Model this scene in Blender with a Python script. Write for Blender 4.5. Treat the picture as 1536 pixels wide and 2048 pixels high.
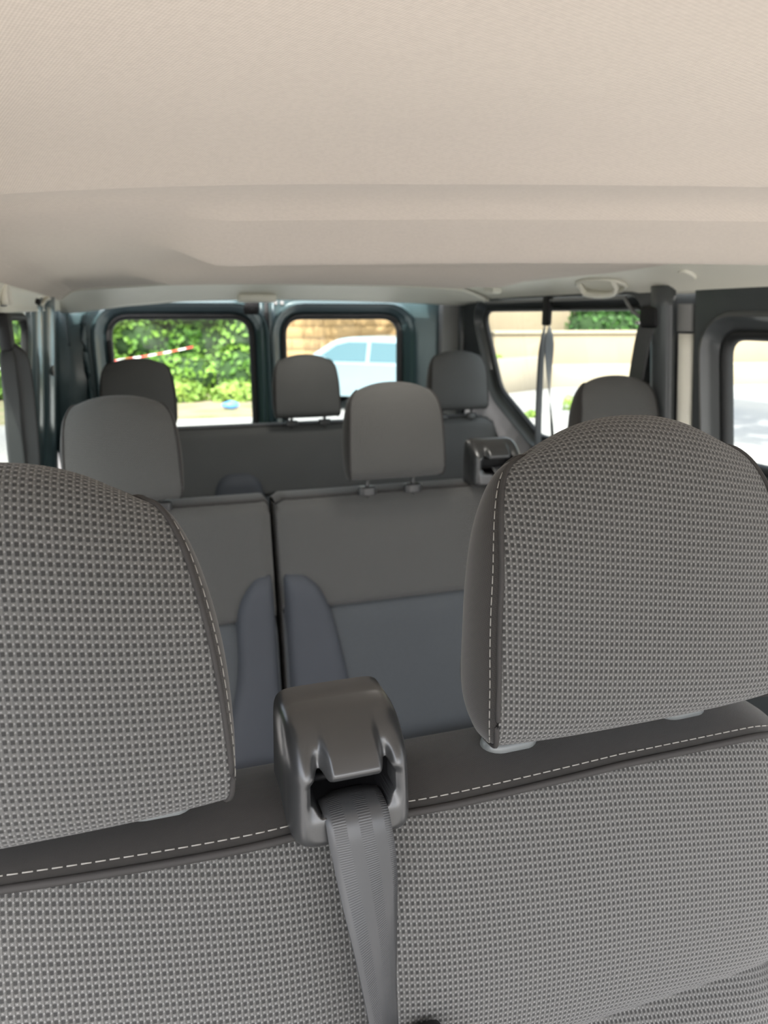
import bpy, bmesh, math, random
from mathutils import Vector
from math import sin, cos, pi, radians, sqrt, exp

for o in list(bpy.data.objects): bpy.data.objects.remove(o)
SC = bpy.context.scene
COL = SC.collection
random.seed(7)

# ---------------------------------------------------------------- camera
CAM = Vector((-0.58, 0.0, 1.30))
cd = bpy.data.cameras.new('camera'); cam = bpy.data.objects.new('camera', cd); COL.objects.link(cam)
cam.location = CAM
cam.rotation_euler = (radians(90 - 14.9), 0, radians(-18.0))
cd.sensor_fit = 'VERTICAL'; cd.sensor_height = 36.0; cd.sensor_width = 27.0
cd.lens = 1480 / 2048 * 36.0
cd.clip_start = 0.02; cd.clip_end = 500
cd.dof.use_dof = True; cd.dof.focus_distance = 0.60; cd.dof.aperture_fstop = 8.0
SC.camera = cam

# ---------------------------------------------------------------- world, sun, exposure
w = bpy.data.worlds.new('world'); SC.world = w; w.use_nodes = True
nt = w.node_tree; nt.nodes.clear()
sky = nt.nodes.new('ShaderNodeTexSky'); sky.sky_type = 'NISHITA'; sky.sun_disc = False
sky.sun_elevation = radians(52); sky.sun_rotation = radians(194); sky.dust_density = 4.0; sky.air_density = 1.0; sky.ozone_density = 1.0
hs = nt.nodes.new('ShaderNodeHueSaturation'); hs.inputs['Saturation'].default_value = 0.45
bgn = nt.nodes.new('ShaderNodeBackground'); bgn.inputs['Strength'].default_value = 0.46
wo = nt.nodes.new('ShaderNodeOutputWorld')
nt.links.new(sky.outputs[0], hs.inputs['Color']); nt.links.new(hs.outputs[0], bgn.inputs[0]); nt.links.new(bgn.outputs[0], wo.inputs[0])
sd = bpy.data.lights.new('sun', 'SUN'); sun = bpy.data.objects.new('sun', sd); COL.objects.link(sun)
sd.energy = 4.6; sd.angle = radians(0.6); sd.color = (1.0, 0.94, 0.84)
sun.rotation_euler = Vector((0.15, 0.60, -0.79)).to_track_quat('-Z', 'Y').to_euler()
sun.location = (-3, -8, 12)
vs = SC.view_settings
vs.view_transform = 'Standard'; vs.look = 'None'; vs.gamma = 1.0; vs.use_curve_mapping = False
vs.exposure = 0.80

# ---------------------------------------------------------------- material helpers
M = {}
def new_mat(name):
    m = bpy.data.materials.new(name); m.use_nodes = True
    n = m.node_tree; b = n.nodes['Principled BSDF']
    M[name] = m
    return m, n, b
class N:
    """small wrapper for building node maths"""
    def __init__(s, nt): s.nt = nt
    def math(s, op, a, b=None, c=None, clamp=False):
        n = s.nt.nodes.new('ShaderNodeMath'); n.operation = op; n.use_clamp = clamp
        for i, v in enumerate((a, b, c)):
            if v is None: continue
            if isinstance(v, (int, float)): n.inputs[i].default_value = v
            else: s.nt.links.new(v, n.inputs[i])
        return n.outputs[0]
    def ramp(s, v, a, b, c0=0.0, c1=1.0):
        n = s.nt.nodes.new('ShaderNodeMapRange'); n.interpolation_type = 'SMOOTHSTEP'
        s.nt.links.new(v, n.inputs[0])
        for i, x in enumerate((a, b, c0, c1)): n.inputs[i + 1].default_value = x
        return n.outputs[0]
    def noise(s, vec, scale, detail=2.0, rough=0.5):
        n = s.nt.nodes.new('ShaderNodeTexNoise'); n.inputs['Scale'].default_value = scale
        n.inputs['Detail'].default_value = detail; n.inputs['Roughness'].default_value = rough
        s.nt.links.new(vec, n.inputs['Vector'])
        return n.outputs['Fac']
    def mixc(s, f, a, b):
        n = s.nt.nodes.new('ShaderNodeMix'); n.data_type = 'RGBA'
        if isinstance(f, (int, float)): n.inputs[0].default_value = f
        else: s.nt.links.new(f, n.inputs[0])
        for k, v in ((6, a), (7, b)):
            if isinstance(v, tuple): n.inputs[k].default_value = (*v, 1)
            else: s.nt.links.new(v, n.inputs[k])
        return n.outputs[2]
    def coord(s, kind):
        n = s.nt.nodes.new('ShaderNodeTexCoord'); return n.outputs[kind]
    def sep(s, v):
        n = s.nt.nodes.new('ShaderNodeSeparateXYZ'); s.nt.links.new(v, n.inputs[0]); return n.outputs
    def bump(s, h, dist, strength, bsdf):
        n = s.nt.nodes.new('ShaderNodeBump'); n.inputs['Distance'].default_value = dist; n.inputs['Strength'].default_value = strength
        s.nt.links.new(h, n.inputs['Height']); s.nt.links.new(n.outputs[0], bsdf.inputs['Normal'])

def plain(name, col, rough=0.6, metal=0.0, coat=0.0, spec=0.5, vary=0.0, vscale=8.0, bump=0.0, bscale=200.0):
    m, n, b = new_mat(name); g = N(n)
    b.inputs['Roughness'].default_value = rough; b.inputs['Metallic'].default_value = metal
    b.inputs['Coat Weight'].default_value = coat; b.inputs['Coat Roughness'].default_value = 0.12
    b.inputs['Specular IOR Level'].default_value = spec
    v = g.coord('Object')
    f = g.noise(v, vscale, 3.0)
    lo = tuple(c * (1 - vary) for c in col); hi = tuple(min(1, c * (1 + vary)) for c in col)
    n.links.new(g.mixc(f, lo, hi), b.inputs['Base Color'])
    if bump: g.bump(g.noise(v, bscale, 2.0), bump, 0.5, b)
    return m

def weave(name, light, dark, pu=0.0044, pv=0.0056, speck=0.10, depth=0.0006):
    """waffle seat cloth: ribs, sunken dark cells and small bright threads; UV in metres"""
    m, n, b = new_mat(name); g = N(n)
    uv = g.sep(g.coord('UV'))
    U = g.math('DIVIDE', uv[0], pu); V = g.math('DIVIDE', uv[1], pv)
    col = g.math('FLOOR', U)
    Vs = g.math('ADD', V, g.math('MULTIPLY', col, 0.12))
    cu = g.math('FRACT', U); cv = g.math('FRACT', Vs)
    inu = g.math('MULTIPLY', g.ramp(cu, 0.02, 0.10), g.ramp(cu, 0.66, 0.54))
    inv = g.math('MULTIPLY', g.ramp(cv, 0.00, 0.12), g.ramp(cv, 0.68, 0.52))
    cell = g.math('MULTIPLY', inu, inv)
    # fine threads
    tu = g.math('SINE', g.math('MULTIPLY', U, 2 * pi * 4)); tv = g.math('SINE', g.math('MULTIPLY', Vs, 2 * pi * 5))
    th = g.math('ADD', g.math('MULTIPLY', g.math('MULTIPLY', tu, tv), 0.5), 0.5)
    th = g.math('POWER', th, 3.0)
    # bright beads: upper part of the cell column and half-way up the rib
    bead1 = g.math('MULTIPLY', g.math('MULTIPLY', g.ramp(cu, 0.12, 0.22), g.ramp(cu, 0.5, 0.4)), g.math('MULTIPLY', g.ramp(cv, 0.66, 0.74), g.ramp(cv, 0.96, 0.86)))
    bead2 = g.math('MULTIPLY', g.math('MULTIPLY', g.ramp(cu, 0.64, 0.72), g.ramp(cu, 0.98, 0.88)), g.math('MULTIPLY', g.ramp(cv, 0.26, 0.36), g.ramp(cv, 0.62, 0.48)))
    beads = g.math('MAXIMUM', bead1, bead2)
    gap = g.ramp(g.math('ABSOLUTE', g.math('SUBTRACT', cu, 0.99)), 0.10, 0.0)
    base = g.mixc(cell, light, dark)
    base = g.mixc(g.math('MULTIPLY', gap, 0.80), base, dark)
    ob = g.coord('Object')
    base = g.mixc(g.math('MULTIPLY', g.noise(ob, 9.0, 3.0), 0.25), base, tuple(c * 0.75 for c in light))
    br = tuple(min(1, c + speck) for c in light)
    f = g.math('MULTIPLY', g.math('ADD', g.math('MULTIPLY', beads, g.math('ADD', 0.20, g.math('MULTIPLY', th, 0.8))), g.math('MULTIPLY', th, 0.30)), g.math('SUBTRACT', 1.0, g.math('MULTIPLY', cell, 0.5)), clamp=True)
    base = g.mixc(f, base, br)
    n.links.new(base, b.inputs['Base Color'])
    b.inputs['Roughness'].default_value = 0.85; b.inputs['Specular IOR Level'].default_value = 0.25
    b.inputs['Sheen Weight'].default_value = 0.15; b.inputs['Sheen Roughness'].default_value = 0.5
    h = g.math('SUBTRACT', g.math('ADD', 1.0, g.math('MULTIPLY', beads, 0.5)), g.math('MULTIPLY', g.math('MAXIMUM', cell, gap), 0.9))
    h = g.math('ADD', h, g.math('MULTIPLY', th, 0.25))
    g.bump(h, depth, 0.9, b)
    return m

def twill(name, c0, c1, pitch=0.0013, ang=0.9, rough=0.9, depth=0.0002, sheen=0.2, mott=0.2, use='UV'):
    m, n, b = new_mat(name); g = N(n)
    s = g.sep(g.coord(use))
    d = g.math('ADD', g.math('MULTIPLY', s[0], cos(ang)), g.math('MULTIPLY', s[1], sin(ang)))
    e = g.math('SUBTRACT', g.math('MULTIPLY', s[1], cos(ang)), g.math('MULTIPLY', s[0], sin(ang)))
    l1 = g.math('SINE', g.math('MULTIPLY', d, 2 * pi / pitch)); l2 = g.math('SINE', g.math('MULTIPLY', e, 2 * pi / (pitch * 1.7)))
    f = g.math('ADD', g.math('ADD', g.math('MULTIPLY', l1, 0.32), g.math('MULTIPLY', l2, 0.16)), 0.5, clamp=True)
    c = g.mixc(f, c0, c1)
    ob = g.coord('Object')
    c = g.mixc(g.math('MULTIPLY', g.noise(ob, 5.0, 4.0), mott), c, tuple(x * 0.6 for x in c0))
    c = g.mixc(g.math('MULTIPLY', g.ramp(g.noise(ob, 170.0, 2.0), 0.35, 0.7), 0.14), c, tuple(x * 0.7 for x in c0))
    n.links.new(c, b.inputs['Base Color'])
    b.inputs['Roughness'].default_value = rough; b.inputs['Specular IOR Level'].default_value = 0.2
    b.inputs['Sheen Weight'].default_value = sheen
    g.bump(f, depth, 0.7, b)
    return m

weave('seat_cloth', (0.080, 0.079, 0.075), (0.011, 0.011, 0.011), speck=0.24)
twill('plain_cloth', (0.018, 0.0165, 0.0155), (0.042, 0.039, 0.036))
twill('lower_cloth', (0.058, 0.064, 0.069), (0.082, 0.089, 0.096), pitch=0.004, ang=0.0)
plain('bolster_cloth', (0.045, 0.050, 0.060), 0.75, vary=0.1, bump=0.0003, bscale=900)
plain('seat_back_cloth', (0.068, 0.069, 0.068), 0.85, vary=0.1)
plain('piping_cloth', (0.024, 0.022, 0.021), 0.8)
plain('stitch_thread', (0.27, 0.26, 0.24), 0.7)
plain('dark_plastic', (0.040, 0.040, 0.041), 0.33, vary=0.05, bump=0.00006, bscale=1500)
plain('belt_housing_plastic', (0.024, 0.025, 0.026), 0.31, spec=0.9, vary=0.06, bump=0.00008, bscale=1800)
plain('black_plastic', (0.008, 0.008, 0.009), 0.55, spec=0.3)
plain('sleeve_plastic', (0.13, 0.14, 0.14), 0.32, vary=0.05)
plain('steel', (0.55, 0.56, 0.56), 0.25, metal=1.0)
plain('teal_paint', (0.045, 0.078, 0.086), 0.30, metal=0.25, coat=0.5, vary=0.12, vscale=5)
plain('grey_inner_paint', (0.060, 0.066, 0.068), 0.35, metal=0.1, coat=0.3, vary=0.08)
plain('black_rubber', (0.012, 0.013, 0.014), 0.55)
plain('grey_trim', (0.20, 0.20, 0.195), 0.6, vary=0.05)
plain('cream_plastic', (0.80, 0.78, 0.68), 0.5, vary=0.04, bump=0.0001, bscale=600)
plain('van_floor', (0.34, 0.34, 0.33), 0.7, vary=0.1)  # unseen floor, lightened to bounce light up to the ceiling
twill('headliner_cloth', (0.60, 0.53, 0.46), (0.72, 0.645, 0.565), pitch=0.0026, ang=0.35, rough=1.0, depth=0.0003, sheen=0.1, mott=0.10, use='Object')

m, n, b = new_mat('fill_lens'); b.inputs['Base Color'].default_value = (0.9, 0.9, 0.86, 1); b.inputs['Emission Color'].default_value = (1, 0.96, 0.88, 1); b.inputs['Emission Strength'].default_value = 2.0  # glowing lens of the added fill lamps
FILL_W = 1.1
# belt webbing
m, n, b = new_mat('webbing'); g = N(n); uv = g.sep(g.coord('UV'))
rib = g.math('SINE', g.math('MULTIPLY', uv[1], 2 * pi / 0.0017))
band = g.math('SINE', g.math('MULTIPLY', uv[0], 2 * pi / 0.0188))
bandm = g.ramp(band, -0.15, 0.15)
f = g.math('ADD', g.math('MULTIPLY', g.math('MULTIPLY', rib, bandm), 0.38), 0.5, clamp=True)
n.links.new(g.mixc(f, (0.018, 0.018, 0.020), (0.072, 0.075, 0.078)), b.inputs['Base Color'])
b.inputs['Roughness'].default_value = 0.38
g.bump(f, 0.0003, 0.7, b)

plain('dark_webbing', (0.014, 0.017, 0.018), 0.5, bump=0.0002, bscale=700)
def glass_mat(name, tint, refl=0.06):
    m, n, b = new_mat(name); n.nodes.remove(b)
    out = n.nodes['Material Output']
    t = n.nodes.new('ShaderNodeBsdfTransparent'); t.inputs[0].default_value = (*tint, 1)
    gl = n.nodes.new('ShaderNodeBsdfGlossy'); gl.inputs['Roughness'].default_value = 0.02; gl.inputs[0].default_value = (1, 1, 1, 1)
    g = N(n); lw = n.nodes.new('ShaderNodeLayerWeight'); lw.inputs[0].default_value = 0.5
    fac = g.math('ADD', g.math('MULTIPLY', g.math('POWER', lw.outputs['Facing'], 5.0), 0.6), refl * 0.6)
    mx = n.nodes.new('ShaderNodeMixShader')
    n.links.new(fac, mx.inputs[0]); n.links.new(t.outputs[0], mx.inputs[1]); n.links.new(gl.outputs[0], mx.inputs[2])
    n.links.new(mx.outputs[0], out.inputs[0])
glass_mat('tinted_glass', (0.80, 0.86, 0.83))

# outdoors
m, n, b = new_mat('asphalt'); g = N(n); ob = g.coord('Object')
f = g.ramp(g.noise(ob, 0.25, 5.0, 0.6), 0.35, 0.7); f2 = g.noise(ob, 30.0, 2.0)
c = g.mixc(f, (0.25, 0.25, 0.255), (0.37, 0.355, 0.33)); c = g.mixc(g.math('MULTIPLY', f2, 0.3), c, (0.22, 0.22, 0.22))
n.links.new(c, b.inputs['Base Color']); b.inputs['Roughness'].default_value = 0.95
m, n, b = new_mat('dry_earth'); g = N(n); ob = g.coord('Object')
f = g.ramp(g.noise(ob, 1.1, 5.0, 0.6), 0.4, 0.65); c = g.mixc(f, (0.26, 0.20, 0.14), (0.13, 0.17, 0.06)); c = g.mixc(g.math('MULTIPLY', g.noise(ob, 14, 3), 0.5), c, (0.32, 0.27, 0.20))
n.links.new(c, b.inputs['Base Color']); b.inputs['Roughness'].default_value = 1.0
def leafm(name, a, bb, sc=1.2):
    m, n, b = new_mat(name); g = N(n); ob = g.coord('Object')
    f = g.ramp(g.noise(ob, sc, 4.0, 0.65), 0.3, 0.7)
    n.links.new(g.mixc(f, a, bb), b.inputs['Base Color']); b.inputs['Roughness'].default_value = 0.6
    b.inputs['Transmission Weight'].default_value = 0.0
    tr = n.nodes.new('ShaderNodeBsdfTranslucent'); n.links.new(g.mixc(f, a, bb), tr.inputs[0])
    mx = n.nodes.new('ShaderNodeMixShader'); mx.inputs[0].default_value = 0.25
    out = n.nodes['Material Output']; n.links.new(b.outputs[0], mx.inputs[1]); n.links.new(tr.outputs[0], mx.inputs[2]); n.links.new(mx.outputs[0], out.inputs[0])
leafm('hedge_leaf', (0.06, 0.17, 0.025), (0.24, 0.42, 0.06))
leafm('dark_leaf', (0.03, 0.10, 0.02), (0.10, 0.24, 0.05))
leafm('weed_leaf', (0.16, 0.30, 0.05), (0.34, 0.46, 0.10), 3.0)
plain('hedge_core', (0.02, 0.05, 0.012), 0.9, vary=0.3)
plain('yellow_stone', (0.46, 0.30, 0.145), 0.9, vary=0.16, vscale=1.5, bump=0.004, bscale=12)
plain('mortar', (0.36, 0.28, 0.18), 0.95, vary=0.1)
plain('cream_render', (0.30, 0.245, 0.17), 0.9, vary=0.08, vscale=1.2)
plain('cream_coping', (0.36, 0.31, 0.23), 0.9, vary=0.06, vscale=1.2)
plain('pale_concrete', (0.31, 0.27, 0.21), 0.9, vary=0.12, vscale=1.5)
plain('white_paint', (0.75, 0.76, 0.78), 0.4, vary=0.03)
plain('car_paint', (0.25, 0.34, 0.39), 0.3, metal=0.15, coat=0.6, vary=0.02)
plain('car_glass', (0.03, 0.10, 0.12), 0.06, metal=0.0, coat=1.0, spec=1.0)
plain('bark', (0.16, 0.12, 0.08), 0.9, vary=0.3, vscale=6)
plain('tape_red', (0.65, 0.06, 0.05), 0.5); plain('tape_white', (0.8, 0.8, 0.8), 0.5)
plain('blue_plastic_bag', (0.12, 0.32, 0.75), 0.5)

# ---------------------------------------------------------------- mesh helpers
ORG = {}
def link(o, parent=None):
    COL.objects.link(o)
    if parent is not None:
        o.parent = parent
        o.location = -ORG.get(parent.name, Vector((0, 0, 0)))
    return o
def mk(name, verts, faces, mat, parent=None, uvs=None, smooth=True, sub=0, autos=None):
    me = bpy.data.meshes.new(name); me.from_pydata([tuple(v) for v in verts], [], faces); me.update()
    if uvs is not None:
        L = me.uv_layers.new(name='UVMap')
        vi = [0] * len(me.loops); me.loops.foreach_get('vertex_index', vi)
        buf = []
        for i in vi: buf += uvs[i]
        L.data.foreach_set('uv', buf)
    if smooth: me.polygons.foreach_set('use_smooth', [True] * len(me.polygons))
    me.materials.append(M[mat])
    o = bpy.data.objects.new(name, me); link(o, parent)
    if sub:
        md = o.modifiers.new('subd', 'SUBSURF'); md.levels = sub; md.render_levels = sub
    if autos is not None:
        try: me.set_sharp_from_angle(angle=radians(autos))
        except Exception: pass
    return o
def tag(o, label=None, cat=None, group=None, kind=None):
    if label: o['label'] = label
    if cat: o['category'] = cat
    if group: o['group'] = group
    if kind: o['kind'] = kind
    return o
def empty(name, loc, label=None, cat=None, group=None, kind=None):
    o = bpy.data.objects.new(name, None); COL.objects.link(o); o.location = loc; o.empty_display_size = 0.1
    ORG[o.name] = Vector(loc)
    return tag(o, label, cat, group, kind)
def grid(nu, nv, fn, closed_v=False, flip=False):
    vs_, uv, fc = [], [], []
    for j in range(nv):
        for i in range(nu):
            p, q = fn(i / (nu - 1), j / (nv - 1) if not closed_v else j / nv)
            vs_.append(p); uv.append(q)
    for j in range(nv if closed_v else nv - 1):
        k = (j + 1) % nv
        for i in range(nu - 1):
            f = (j * nu + i, j * nu + i + 1, k * nu + i + 1, k * nu + i)
            fc.append(f[::-1] if flip else f)
    return vs_, fc, uv
def box(name, a, b_, mat, parent=None, bev=0.0, seg=2):
    bm = bmesh.new(); bmesh.ops.create_cube(bm, size=1)
    for v in bm.verts: v.co = Vector([(a[i] + b_[i]) / 2 + v.co[i] * (b_[i] - a[i]) for i in range(3)])
    if bev: bmesh.ops.bevel(bm, geom=bm.edges[:], offset=bev, segments=seg, profile=0.5, affect='EDGES', clamp_overlap=True)
    me = bpy.data.meshes.new(name); bm.to_mesh(me); bm.free(); me.materials.append(M[mat])
    if bev: me.polygons.foreach_set('use_smooth', [True] * len(me.polygons))
    o = bpy.data.objects.new(name, me); return link(o, parent)
def tube_data(path, r, n=8, close=False, flat=1.0, up=Vector((0, 0, 1))):
    P = [Vector(p) for p in path]; V, F = [], []
    m_ = len(P)
    for i, p in enumerate(P):
        a = P[(i - 1) % m_] if (close or i > 0) else p
        c = P[(i + 1) % m_] if (close or i < m_ - 1) else p
        t = (c - a).normalized()
        s = t.cross(up)
        if s.length < 1e-3: s = t.cross(Vector((1, 0, 0)))
        s.normalize(); q = s.cross(t)
        for k in range(n):
            an = 2 * pi * k / n
            V.append(p + (s * cos(an) + q * sin(an) * flat) * r)
    for i in range(m_ if close else m_ - 1):
        j = (i + 1) % m_
        for k in range(n):
            F.append((i * n + k, i * n + (k + 1) % n, j * n + (k + 1) % n, j * n + k))
    if not close:
        F.append(tuple(range(n))[::-1]); F.append(tuple((m_ - 1) * n + k for k in range(n)))
    return V, F
def tube(name, path, r, mat, parent=None, n=8, close=False, flat=1.0):
    V, F = tube_data(path, r, n, close, flat); return mk(name, V, F, mat, parent)
def cr(pts, n, closed=False):
    """Catmull-Rom through 2-D or 3-D control points"""
    P = [Vector(p) for p in pts]; m_ = len(P); out = []
    segs = m_ if closed else m_ - 1
    for i in range(segs):
        if closed: p0, p1, p2, p3 = P[i - 1], P[i], P[(i + 1) % m_], P[(i + 2) % m_]
        else:
            p1, p2 = P[i], P[i + 1]; p0 = P[i - 1] if i else p1 * 2 - p2; p3 = P[i + 2] if i + 2 < m_ else p2 * 2 - p1
        for k in range(n):
            t = k / n
            out.append(0.5 * ((2 * p1) + (p2 - p0) * t + (2 * p0 - 5 * p1 + 4 * p2 - p3) * t * t + (3 * p1 - p0 - 3 * p2 + p3) * t ** 3))
    if not closed: out.append(P[-1].copy())
    return out
def sst(a, b, x):
    t = max(0.0, min(1.0, (x - a) / (b - a))); return t * t * (3 - 2 * t)
def interp(tab, x):
    if x <= tab[0][0]: return tab[0][1]
    for (a, va), (b_, vb) in zip(tab, tab[1:]):
        if x <= b_: return va + (vb - va) * (x - a) / (b_ - a)
    return tab[-1][1]
def dashes(name, path, length, gap, r, mat, parent):
    """row of short stitches along a dense path, one stuff part"""
    P = [Vector(p) for p in path]; L = [0.0]
    for a, c in zip(P, P[1:]): L.append(L[-1] + (c - a).length)
    def at(s):
        for i in range(len(P) - 1):
            if s <= L[i + 1]:
                d = L[i + 1] - L[i]; t = (s - L[i]) / d if d else 0
                return P[i].lerp(P[i + 1], t)
        return P[-1]
    V, F = [], []; s = 0.0
    while s + length < L[-1]:
        v, f = tube_data([at(s), at(s + length * 0.5), at(s + length)], r, 5)
        o_ = len(V); V += v; F += [tuple(i + o_ for i in q) for q in f]; s += length + gap
    o = mk(name, V, F, mat, parent); o['kind'] = 'stuff'; return o

# ================================================================ VAN SHELL
# ---- ceiling height
FRONT = [(-0.45, 1.395), (-0.2, 1.458), (0.1, 1.490), (0.40, 1.501), (0.65, 1.498), (0.84, 1.4860), (0.955, 1.4630)]
CP = cr(FRONT, 10) + cr([(0.956, 1.4630), (1.02, 1.4645), (1.075, 1.4570), (1.120, 1.4385)], 8) \
   + cr([(1.121, 1.4385), (1.20, 1.420), (1.27, 1.399), (1.31, 1.3885), (1.335, 1.388), (1.38, 1.395), (1.50, 1.428), (1.65, 1.438), (1.9, 1.434), (2.05, 1.406), (2.2, 1.388), (2.23, 1.388), (2.3, 1.395), (2.5, 1.420), (2.9, 1.422), (3.1, 1.414), (3.3, 1.40)], 8)
CP = [(p[0], p[1]) for p in CP]
CS = cr(FRONT, 10) + cr([(0.956, 1.4630), (1.02, 1.4640), (1.10, 1.453), (1.3, 1.438), (1.6, 1.430), (2.4, 1.425), (3.3, 1.412)], 8)
CS = [(p[0], p[1]) for p in CS]
def zc(X, Y):
    wgt = sst(-0.56, -0.42, X) * (1 - sst(0.58, 0.74, X)) if Y < 1.7 else sst(-0.62, -0.46, X) * (1 - sst(0.50, 0.68, X))
    Yl = Y + ysl(X, Y)
    z = interp(CS, Yl) * (1 - wgt) + interp(CP, Yl) * wgt
    return z + 0.012 * max(0.0, X + 0.2) * (1 - sst(1.5, 2.0, Y)) - (0.024 if X < 0 else 0.010) * (abs(X) / 0.745) ** 2.5 - 0.045 * sst(0.77, 0.87, -X)
def ysl(X, Y): return 0.19 * (X + 0.2) * sst(0.3, 0.9, Y) * (1 - sst(1.5, 2.0, Y))
def lin(a, b_, n): return [a + (b_ - a) * i / (n - 1) for i in range(n)]
ys = sorted(set(round(v, 4) for v in lin(-0.45, 0.9, 24) + lin(0.9, 0.9555, 5) + lin(0.9555, 1.1205, 15) + lin(1.1205, 1.42, 30) + lin(1.42, 3.06, 70)))
xs = lin(-0.836, 0.74, 92)
def yrow(x, yl):
    y = yl
    for _ in range(12): y = yl - ysl(x, y)
    return y
V = [(x, yrow(x, y), zc(x, yrow(x, y))) for y in ys for x in xs]; nx = len(xs)
F = [(j * nx + i, (j + 1) * nx + i, (j + 1) * nx + i + 1, j * nx + i + 1) for j in range(len(ys) - 1) for i in range(nx - 1)]
ceil = mk('ceiling', V, F, 'headliner_cloth', autos=6.5)
tag(ceil, 'beige fabric headliner with dropped ridges across the van roof', 'headliner', kind='structure')

# ---- added fill lamps, unseen behind the dropped ridges, to brighten the rear
for lx, ly in ((0.04, 1.66), (0.04, 2.62)):
    zt = zc(lx, ly)
    base = box('fill_lamp', (lx - 0.085, ly - 0.045, zt - 0.003), (lx + 0.085, ly + 0.045, zt + 0.012), 'grey_trim', ceil, 0.004, 2)
    box('fill_lens', (lx - 0.07, ly - 0.035, zt - 0.004), (lx + 0.07, ly + 0.035, zt - 0.001), 'fill_lens', base, 0.0015, 2)
    ld = bpy.data.lights.new('fill_light', 'AREA'); ld.shape = 'RECTANGLE'; ld.size = 0.14; ld.size_y = 0.07; ld.energy = FILL_W; ld.color = (1.0, 0.96, 0.88)
    lo = bpy.data.objects.new('fill_light', ld); COL.objects.link(lo); lo.location = (lx, ly, zt - 0.009); lo.parent = None
# ---- plastic roof-edge trims
def rail(name, sgn, x0, x1, zb, label, y0=-0.45):
    ysr = lin(y0, 3.32, 70); prof = lin(0, 1, 14)
    def fn(u, v):
        y = y0 + (3.32 - y0) * v
        za = zc(x0, y) + 0.001
        bl = zb(y); t = u
        x = x0 + (x1 - x0) * (t ** 0.8)
        z = za + (bl - za) * (t ** 2.1)
        if t > 0.93: x += sgn * -0.004 * (t - 0.93) / 0.07
        return (x, y, z), (x, y)
    V, F, uv = grid(16, 90, fn, flip=(sgn < 0))
    # returned lower lip
    o = mk(name, V, F, 'cream_plastic', None, uv); md = o.modifiers.new('s', 'SOLIDIFY'); md.thickness = 0.004; md.offset = 1 if sgn > 0 else 1
    return tag(o, label, 'roof trim', kind='structure')
zr = lambda y: 1.357
zl = lambda y: 1.305 + 0.012 * sst(1.5, 3.3, y)
trR = rail('trim_1', 1, 0.70, 0.872, zr, 'cream plastic roof rail above the right side windows')
trL = rail('trim_2', -1, -0.833, -0.858, zl, 'cream plastic roof rail above the left side window')
# rear header trim
zb_rear = [(-0.80, 1.312), (-0.62, 1.338), (-0.40, 1.358), (-0.1, 1.368), (0.3, 1.364), (0.6, 1.357), (0.88, 1.345)]
def fn(u, v):
    x = -0.86 + 1.735 * u
    za = zc(max(-0.83, min(0.72, x)), 3.0) + 0.001
    if x > 0.72: za += (1.357 - za) * ((x - 0.72) / 0.155) ** 1.5
    zb = interp(zb_rear, x)
    return (x, 2.98 + 0.30 * v ** 0.7, za + (zb - za) * v ** 1.6), (x, v)
V, F, uv = grid(50, 12, fn)
trB = mk('trim_3', V, F, 'cream_plastic', None, uv); md = trB.modifiers.new('s', 'SOLIDIFY'); md.thickness = 0.005
tag(trB, 'cream plastic header trim above the rear doors', 'roof trim', kind='structure')
# bulge for the latch striker in the header
box('latch_cover', (-0.17, 3.20, 1.352), (-0.01, 3.285, 1.385), 'cream_plastic', trB, 0.012, 3)

# parts on the rails
def rail_x(y, t): return 0.70 + 0.172 * t ** 0.8
def rail_pt(y, t):
    za = zc(0.70, y); return Vector((rail_x(y, t), y, za + (zr(y) - za) * t ** 2.1))
hp = []
for k in range(13):
    a = pi * k / 12
    y = 2.105 + 0.095 * cos(a) * (1 if abs(cos(a)) > 0.0 else 1)
    p0 = rail_pt(y, 0.50).lerp(rail_pt(y, 0.86), min(1, (sin(a)) ** 0.4 if sin(a) > 0 else 0))
    hp.append(p0 + Vector((-0.022, 0, -0.014)) * min(1.0, 2.2 * sin(a)))
gh = tube('grab_handle', hp, 0.0085, 'cream_plastic', trR, 8)
rc = [rail_pt(2.105 + 0.125 * cos(2 * pi * k / 20), 0.66 + 0.24 * sin(2 * pi * k / 20)) + Vector((-0.004, 0, -0.003)) for k in range(20)]
tube('handle_bezel', rc, 0.0055, 'cream_plastic', trR, 6, close=True)
def disc(name, c, nrm, r, th, mat, parent, n=20):
    nrm = Vector(nrm).normalized(); s = nrm.orthogonal().normalized(); q = nrm.cross(s); V = []
    rings = [(1, 0), (1, th * 0.7), (0.93, th), (0.0, th)]
    F = []
    for f_, h in rings:
        for k in range(n):
            a = 2 * pi * k / n; V.append(Vector(c) + nrm * h + (s * cos(a) + q * sin(a)) * r * f_)
    for i in range(len(rings) - 1):
        for k in range(n): F.append((i * n + k, i * n + (k + 1) % n, (i + 1) * n + (k + 1) % n, (i + 1) * n + k))
    return mk(name, V, F, mat, parent, autos=40)
rn = Vector((-0.5, 0, -0.86))
disc('screw_cap', rail_pt(1.70, 0.60) - rn * 0.002, rn, 0.024, 0.008, 'cream_plastic', trR)
p = rail_pt(2.80, 0.42); box('coat_hook', p + Vector((-0.022, -0.045, -0.020)), p + Vector((0.018, 0.045, 0.012)), 'cream_plastic', trR, 0.008, 3)
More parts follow.
